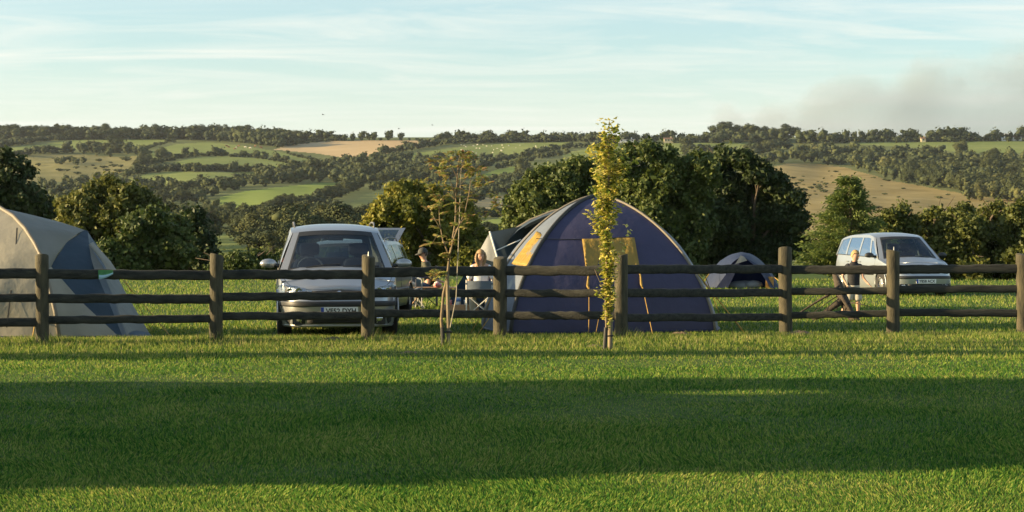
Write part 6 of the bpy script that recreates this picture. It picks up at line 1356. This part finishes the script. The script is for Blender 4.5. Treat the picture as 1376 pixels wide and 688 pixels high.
# ------------------------------------------------------------------ houses on the ridge
render_w = principled('white_render', (.72, .70, .64), .9); roofm = principled('brown_roof', (.16, .09, .06), .9); roofg = principled('grey_roof', (.18, .18, .18), .9); yel = principled('cream_wall', (.52, .45, .28), .9); winm = principled('window_dark', (.03, .035, .04), .3)
def house(u, row, wpx, hpx, dpt, wall, roof, label, rz=0, name='house', win=3, dy=0):
    y = hy(u, max(185, row)); y += dy; p = W(u, row, y); s = y/F; w, h = wpx*s, hpx*s; e = empty(name, (p.x, p.y, p.z), rz, label, 'house')
    m = MB(); m.box((0, 0, h*.3-1), (w, dpt, h*.6+2)); m.done('wall', wall, e)
    a, b, t, tt = w/2+.3, dpt/2+.4, h*.6, h; m = MB(); m.add([(-a, -b, t), (a, -b, t), (a, b, t), (-a, b, t), (-a, 0, tt), (a, 0, tt)], [(0, 1, 5, 4), (2, 3, 4, 5), (0, 4, 3), (1, 2, 5), (3, 2, 1, 0)]); ro = m.done('roof', roof, e)
    m = MB(); m.box((w*.3, 0, tt+.3), (1.0, 1.0, 1.6)); m.done('chimney', wall, ro)
    for i in range(win): m = MB(); m.box((-w/2+w*(i+.5)/win, -dpt/2-.03, t*.55), (1.2, .08, 1.3)); m.done('window', winm, e)
house(1355, 188.5, 9, 9, 7, render_w, roofg, 'white house on the far right skyline, the taller of two'); house(1366, 188.3, 11, 6.5, 7, render_w, roofm, 'lower white house beside the taller one on the right skyline', dy=-10); house(1348, 188.4, 6, 3.5, 5, render_w, render_w, 'small white outbuilding left of the white skyline houses', win=1, name='outbuilding', dy=-12)
house(898, 190.5, 12, 5.5, 8, yel, roofm, 'cream farmhouse between the round skyline trees above the oak', dy=-14); house(842, 190.5, 22, 4, 9, render_w, roofg, 'long low pale barn on the skyline behind the golden sapling', name='barn', dy=-14); house(1240, 189.8, 6, 5.5, 6, yel, roofm, 'small tan cottage tucked in the right skyline trees', win=1, dy=-12); house(348, 188.5, 6, 3, 6, yel, roofm, 'tiny tan roofed cottage in the skyline wood', win=1, dy=-60)

# ------------------------------------------------------------------ grazing animals
wool = principled('sheep_wool', (.62, .58, .48), .95); brownc = principled('cow_hide', (.20, .09, .05), .8); whitecw = principled('pale_hide', (.62, .55, .45), .8)
def animal(scale, mat, name):
    m = MB(); m.ball((0, 0, .62), (.55, .25, .27), 10, 7); m.tube([(.45, 0, .68), (.68, 0, .60), (.85, 0, .30)], [.14, .10, .07], 6); m.tube([(-.52, 0, .7), (-.6, 0, .4)], .03, 4)
    for x in (-.36, .36):
        for y in (-.14, .14): m.tube([(x, y, .5), (x+.02, y, .25), (x, y, 0)], [.07, .045, .035], 5)
    m.v = [tuple(Vector(v)*scale) for v in m.v]; return mesh(name, m.v, m.f, mat, True)
sm = animal(1.15, wool, 'sheep'); cm = animal(1.9, brownc, 'cow'); cm2 = animal(1.9, whitecw, 'cow'); rr = random.Random(8)
for i in range(34):
    u, r = rr.uniform(612, 735), rr.uniform(195, 207); p = H(u, r); o = link('sheep', sm); o.location = (p.x, p.y, p.z-.05); o.rotation_euler = (0, 0, rr.uniform(0, 6.28)); tag(o, 'white sheep grazing the long green field behind the thin sapling', 'sheep', 'sheep grazing the long green field')
for i in range(12):
    u, r = rr.uniform(296, 352), 193.5+rr.uniform(0, 5)+max(0, (352-300))*.02; p = H(u, r+2); o = link('cow', cm if i % 3 else cm2); o.location = (p.x, p.y, p.z-.05); o.rotation_euler = (0, 0, rr.uniform(0, 6.28)); tag(o, 'brown cow on the domed field under the left skyline wood' if i % 3 else 'pale cow on the domed field under the left skyline wood', 'cow', 'brown cattle below the skyline wood' if i % 3 else 'pale cattle below the skyline wood')
# birds
birdm = principled('bird_dark', (.03, .03, .035), .8); bme = None
for u, r, y, lab in ((434, 154, 190, 'small dark bird high above the left wood end'), (536, 173, 220, 'tiny dark bird just above the lone skyline trees'), (581, 168, 240, 'tiny dark bird above the tan field corner')):
    if bme is None:
        m = MB(); m.ball((0, 0, 0), (.07, .2, .065), 8, 6); m.add([(0, .08, .02), (.33, .03, .14), (.38, -.02, .10), (0, -.07, .02), (-.33, .03, .14), (-.38, -.02, .10), (0, .08, -.01), (.33, .03, .12), (0, -.07, -.01), (-.33, .03, .12)], [(0, 1, 2, 3), (0, 3, 5, 4), (6, 8, 2, 7), (6, 9, 5, 8)]); m.add([(0, -.18, 0), (.07, -.32, 0), (-.07, -.32, 0)], [(0, 1, 2)]); bme = mesh('bird', m.v, m.f, birdm, True)
    o = link('bird', bme); o.scale = (.6, .6, .6); o.location = W(u, r, y); o.rotation_euler = (0, .2, 1.2); tag(o, lab, 'bird')

# ------------------------------------------------------------------ smoke beyond the ridge and haze over the valley
def volmat(name, build):
    m = bpy.data.materials.new(name); m.use_nodes = True; t = m.node_tree; t.nodes.remove(t.nodes['Principled BSDF']); v = N(t, 'ShaderNodeVolumePrincipled'); build(t, v); t.links.new(v.outputs[0], t.nodes['Material Output'].inputs['Volume']); return m
YS = 2500.0
def sm_build(t, v):
    v.inputs['Color'].default_value = (.52, .60, .66, 1); v.inputs['Anisotropy'].default_value = 0.1
    co = N(t, 'ShaderNodeTexCoord'); s = N(t, 'ShaderNodeSeparateXYZ'); t.links.new(co.outputs['Object'], s.inputs[0])
    nz = N(t, 'ShaderNodeTexNoise', i_Scale=.011, i_Detail=6.0, i_Roughness=.58); t.links.new(co.outputs['Object'], nz.inputs[0])
    X, Z_ = s.outputs[0], s.outputs[2]
    # height of the plume top grows with distance downwind from its foot
    top = math_n(t, 'MULTIPLY', math_n(t, 'POWER', math_n(t, 'MAXIMUM', X, 0.5), .62), 2.5)
    wob = math_n(t, 'MULTIPLY', math_n(t, 'SUBTRACT', nz.outputs[0], .5), 190)
    d = math_n(t, 'SUBTRACT', math_n(t, 'ADD', top, wob), Z_)
    edge = math_n(t, 'MULTIPLY', d, 1/26.0, clamp=True)
    foot = math_n(t, 'MULTIPLY', math_n(t, 'ADD', X, -6), 1/25.0, clamp=True)
    dens = math_n(t, 'MULTIPLY', math_n(t, 'MULTIPLY', edge, foot), math_n(t, 'MULTIPLY', ramp(t, nz.outputs[0], [(.30, .35), (.65, 1.0)]), .0095))
    t.links.new(dens, v.inputs['Density'])
p0 = W(945, 180, YS); m = MB(); m.box((430, 60, 55), (860, 120, 290)); o = m.done('smoke', volmat('smoke_grey', sm_build)); o.location = (p0.x, p0.y, p0.z); tag(o, 'faint grey smoke plume drifting right from behind the skyline trees', 'smoke', kind='stuff')
def hz_build(t, v):
    v.inputs['Color'].default_value = (.80, .88, .95, 1); v.inputs['Density'].default_value = HAZE_D; v.inputs['Anisotropy'].default_value = 0.3
HAZE_D = 0.00004
m = MB(); m.box((0, 1000, 60), (3200, 2600, 150)); o = m.done('haze', volmat('haze_air', hz_build)); tag(o, 'thin evening haze over the valley', 'haze', kind='stuff')
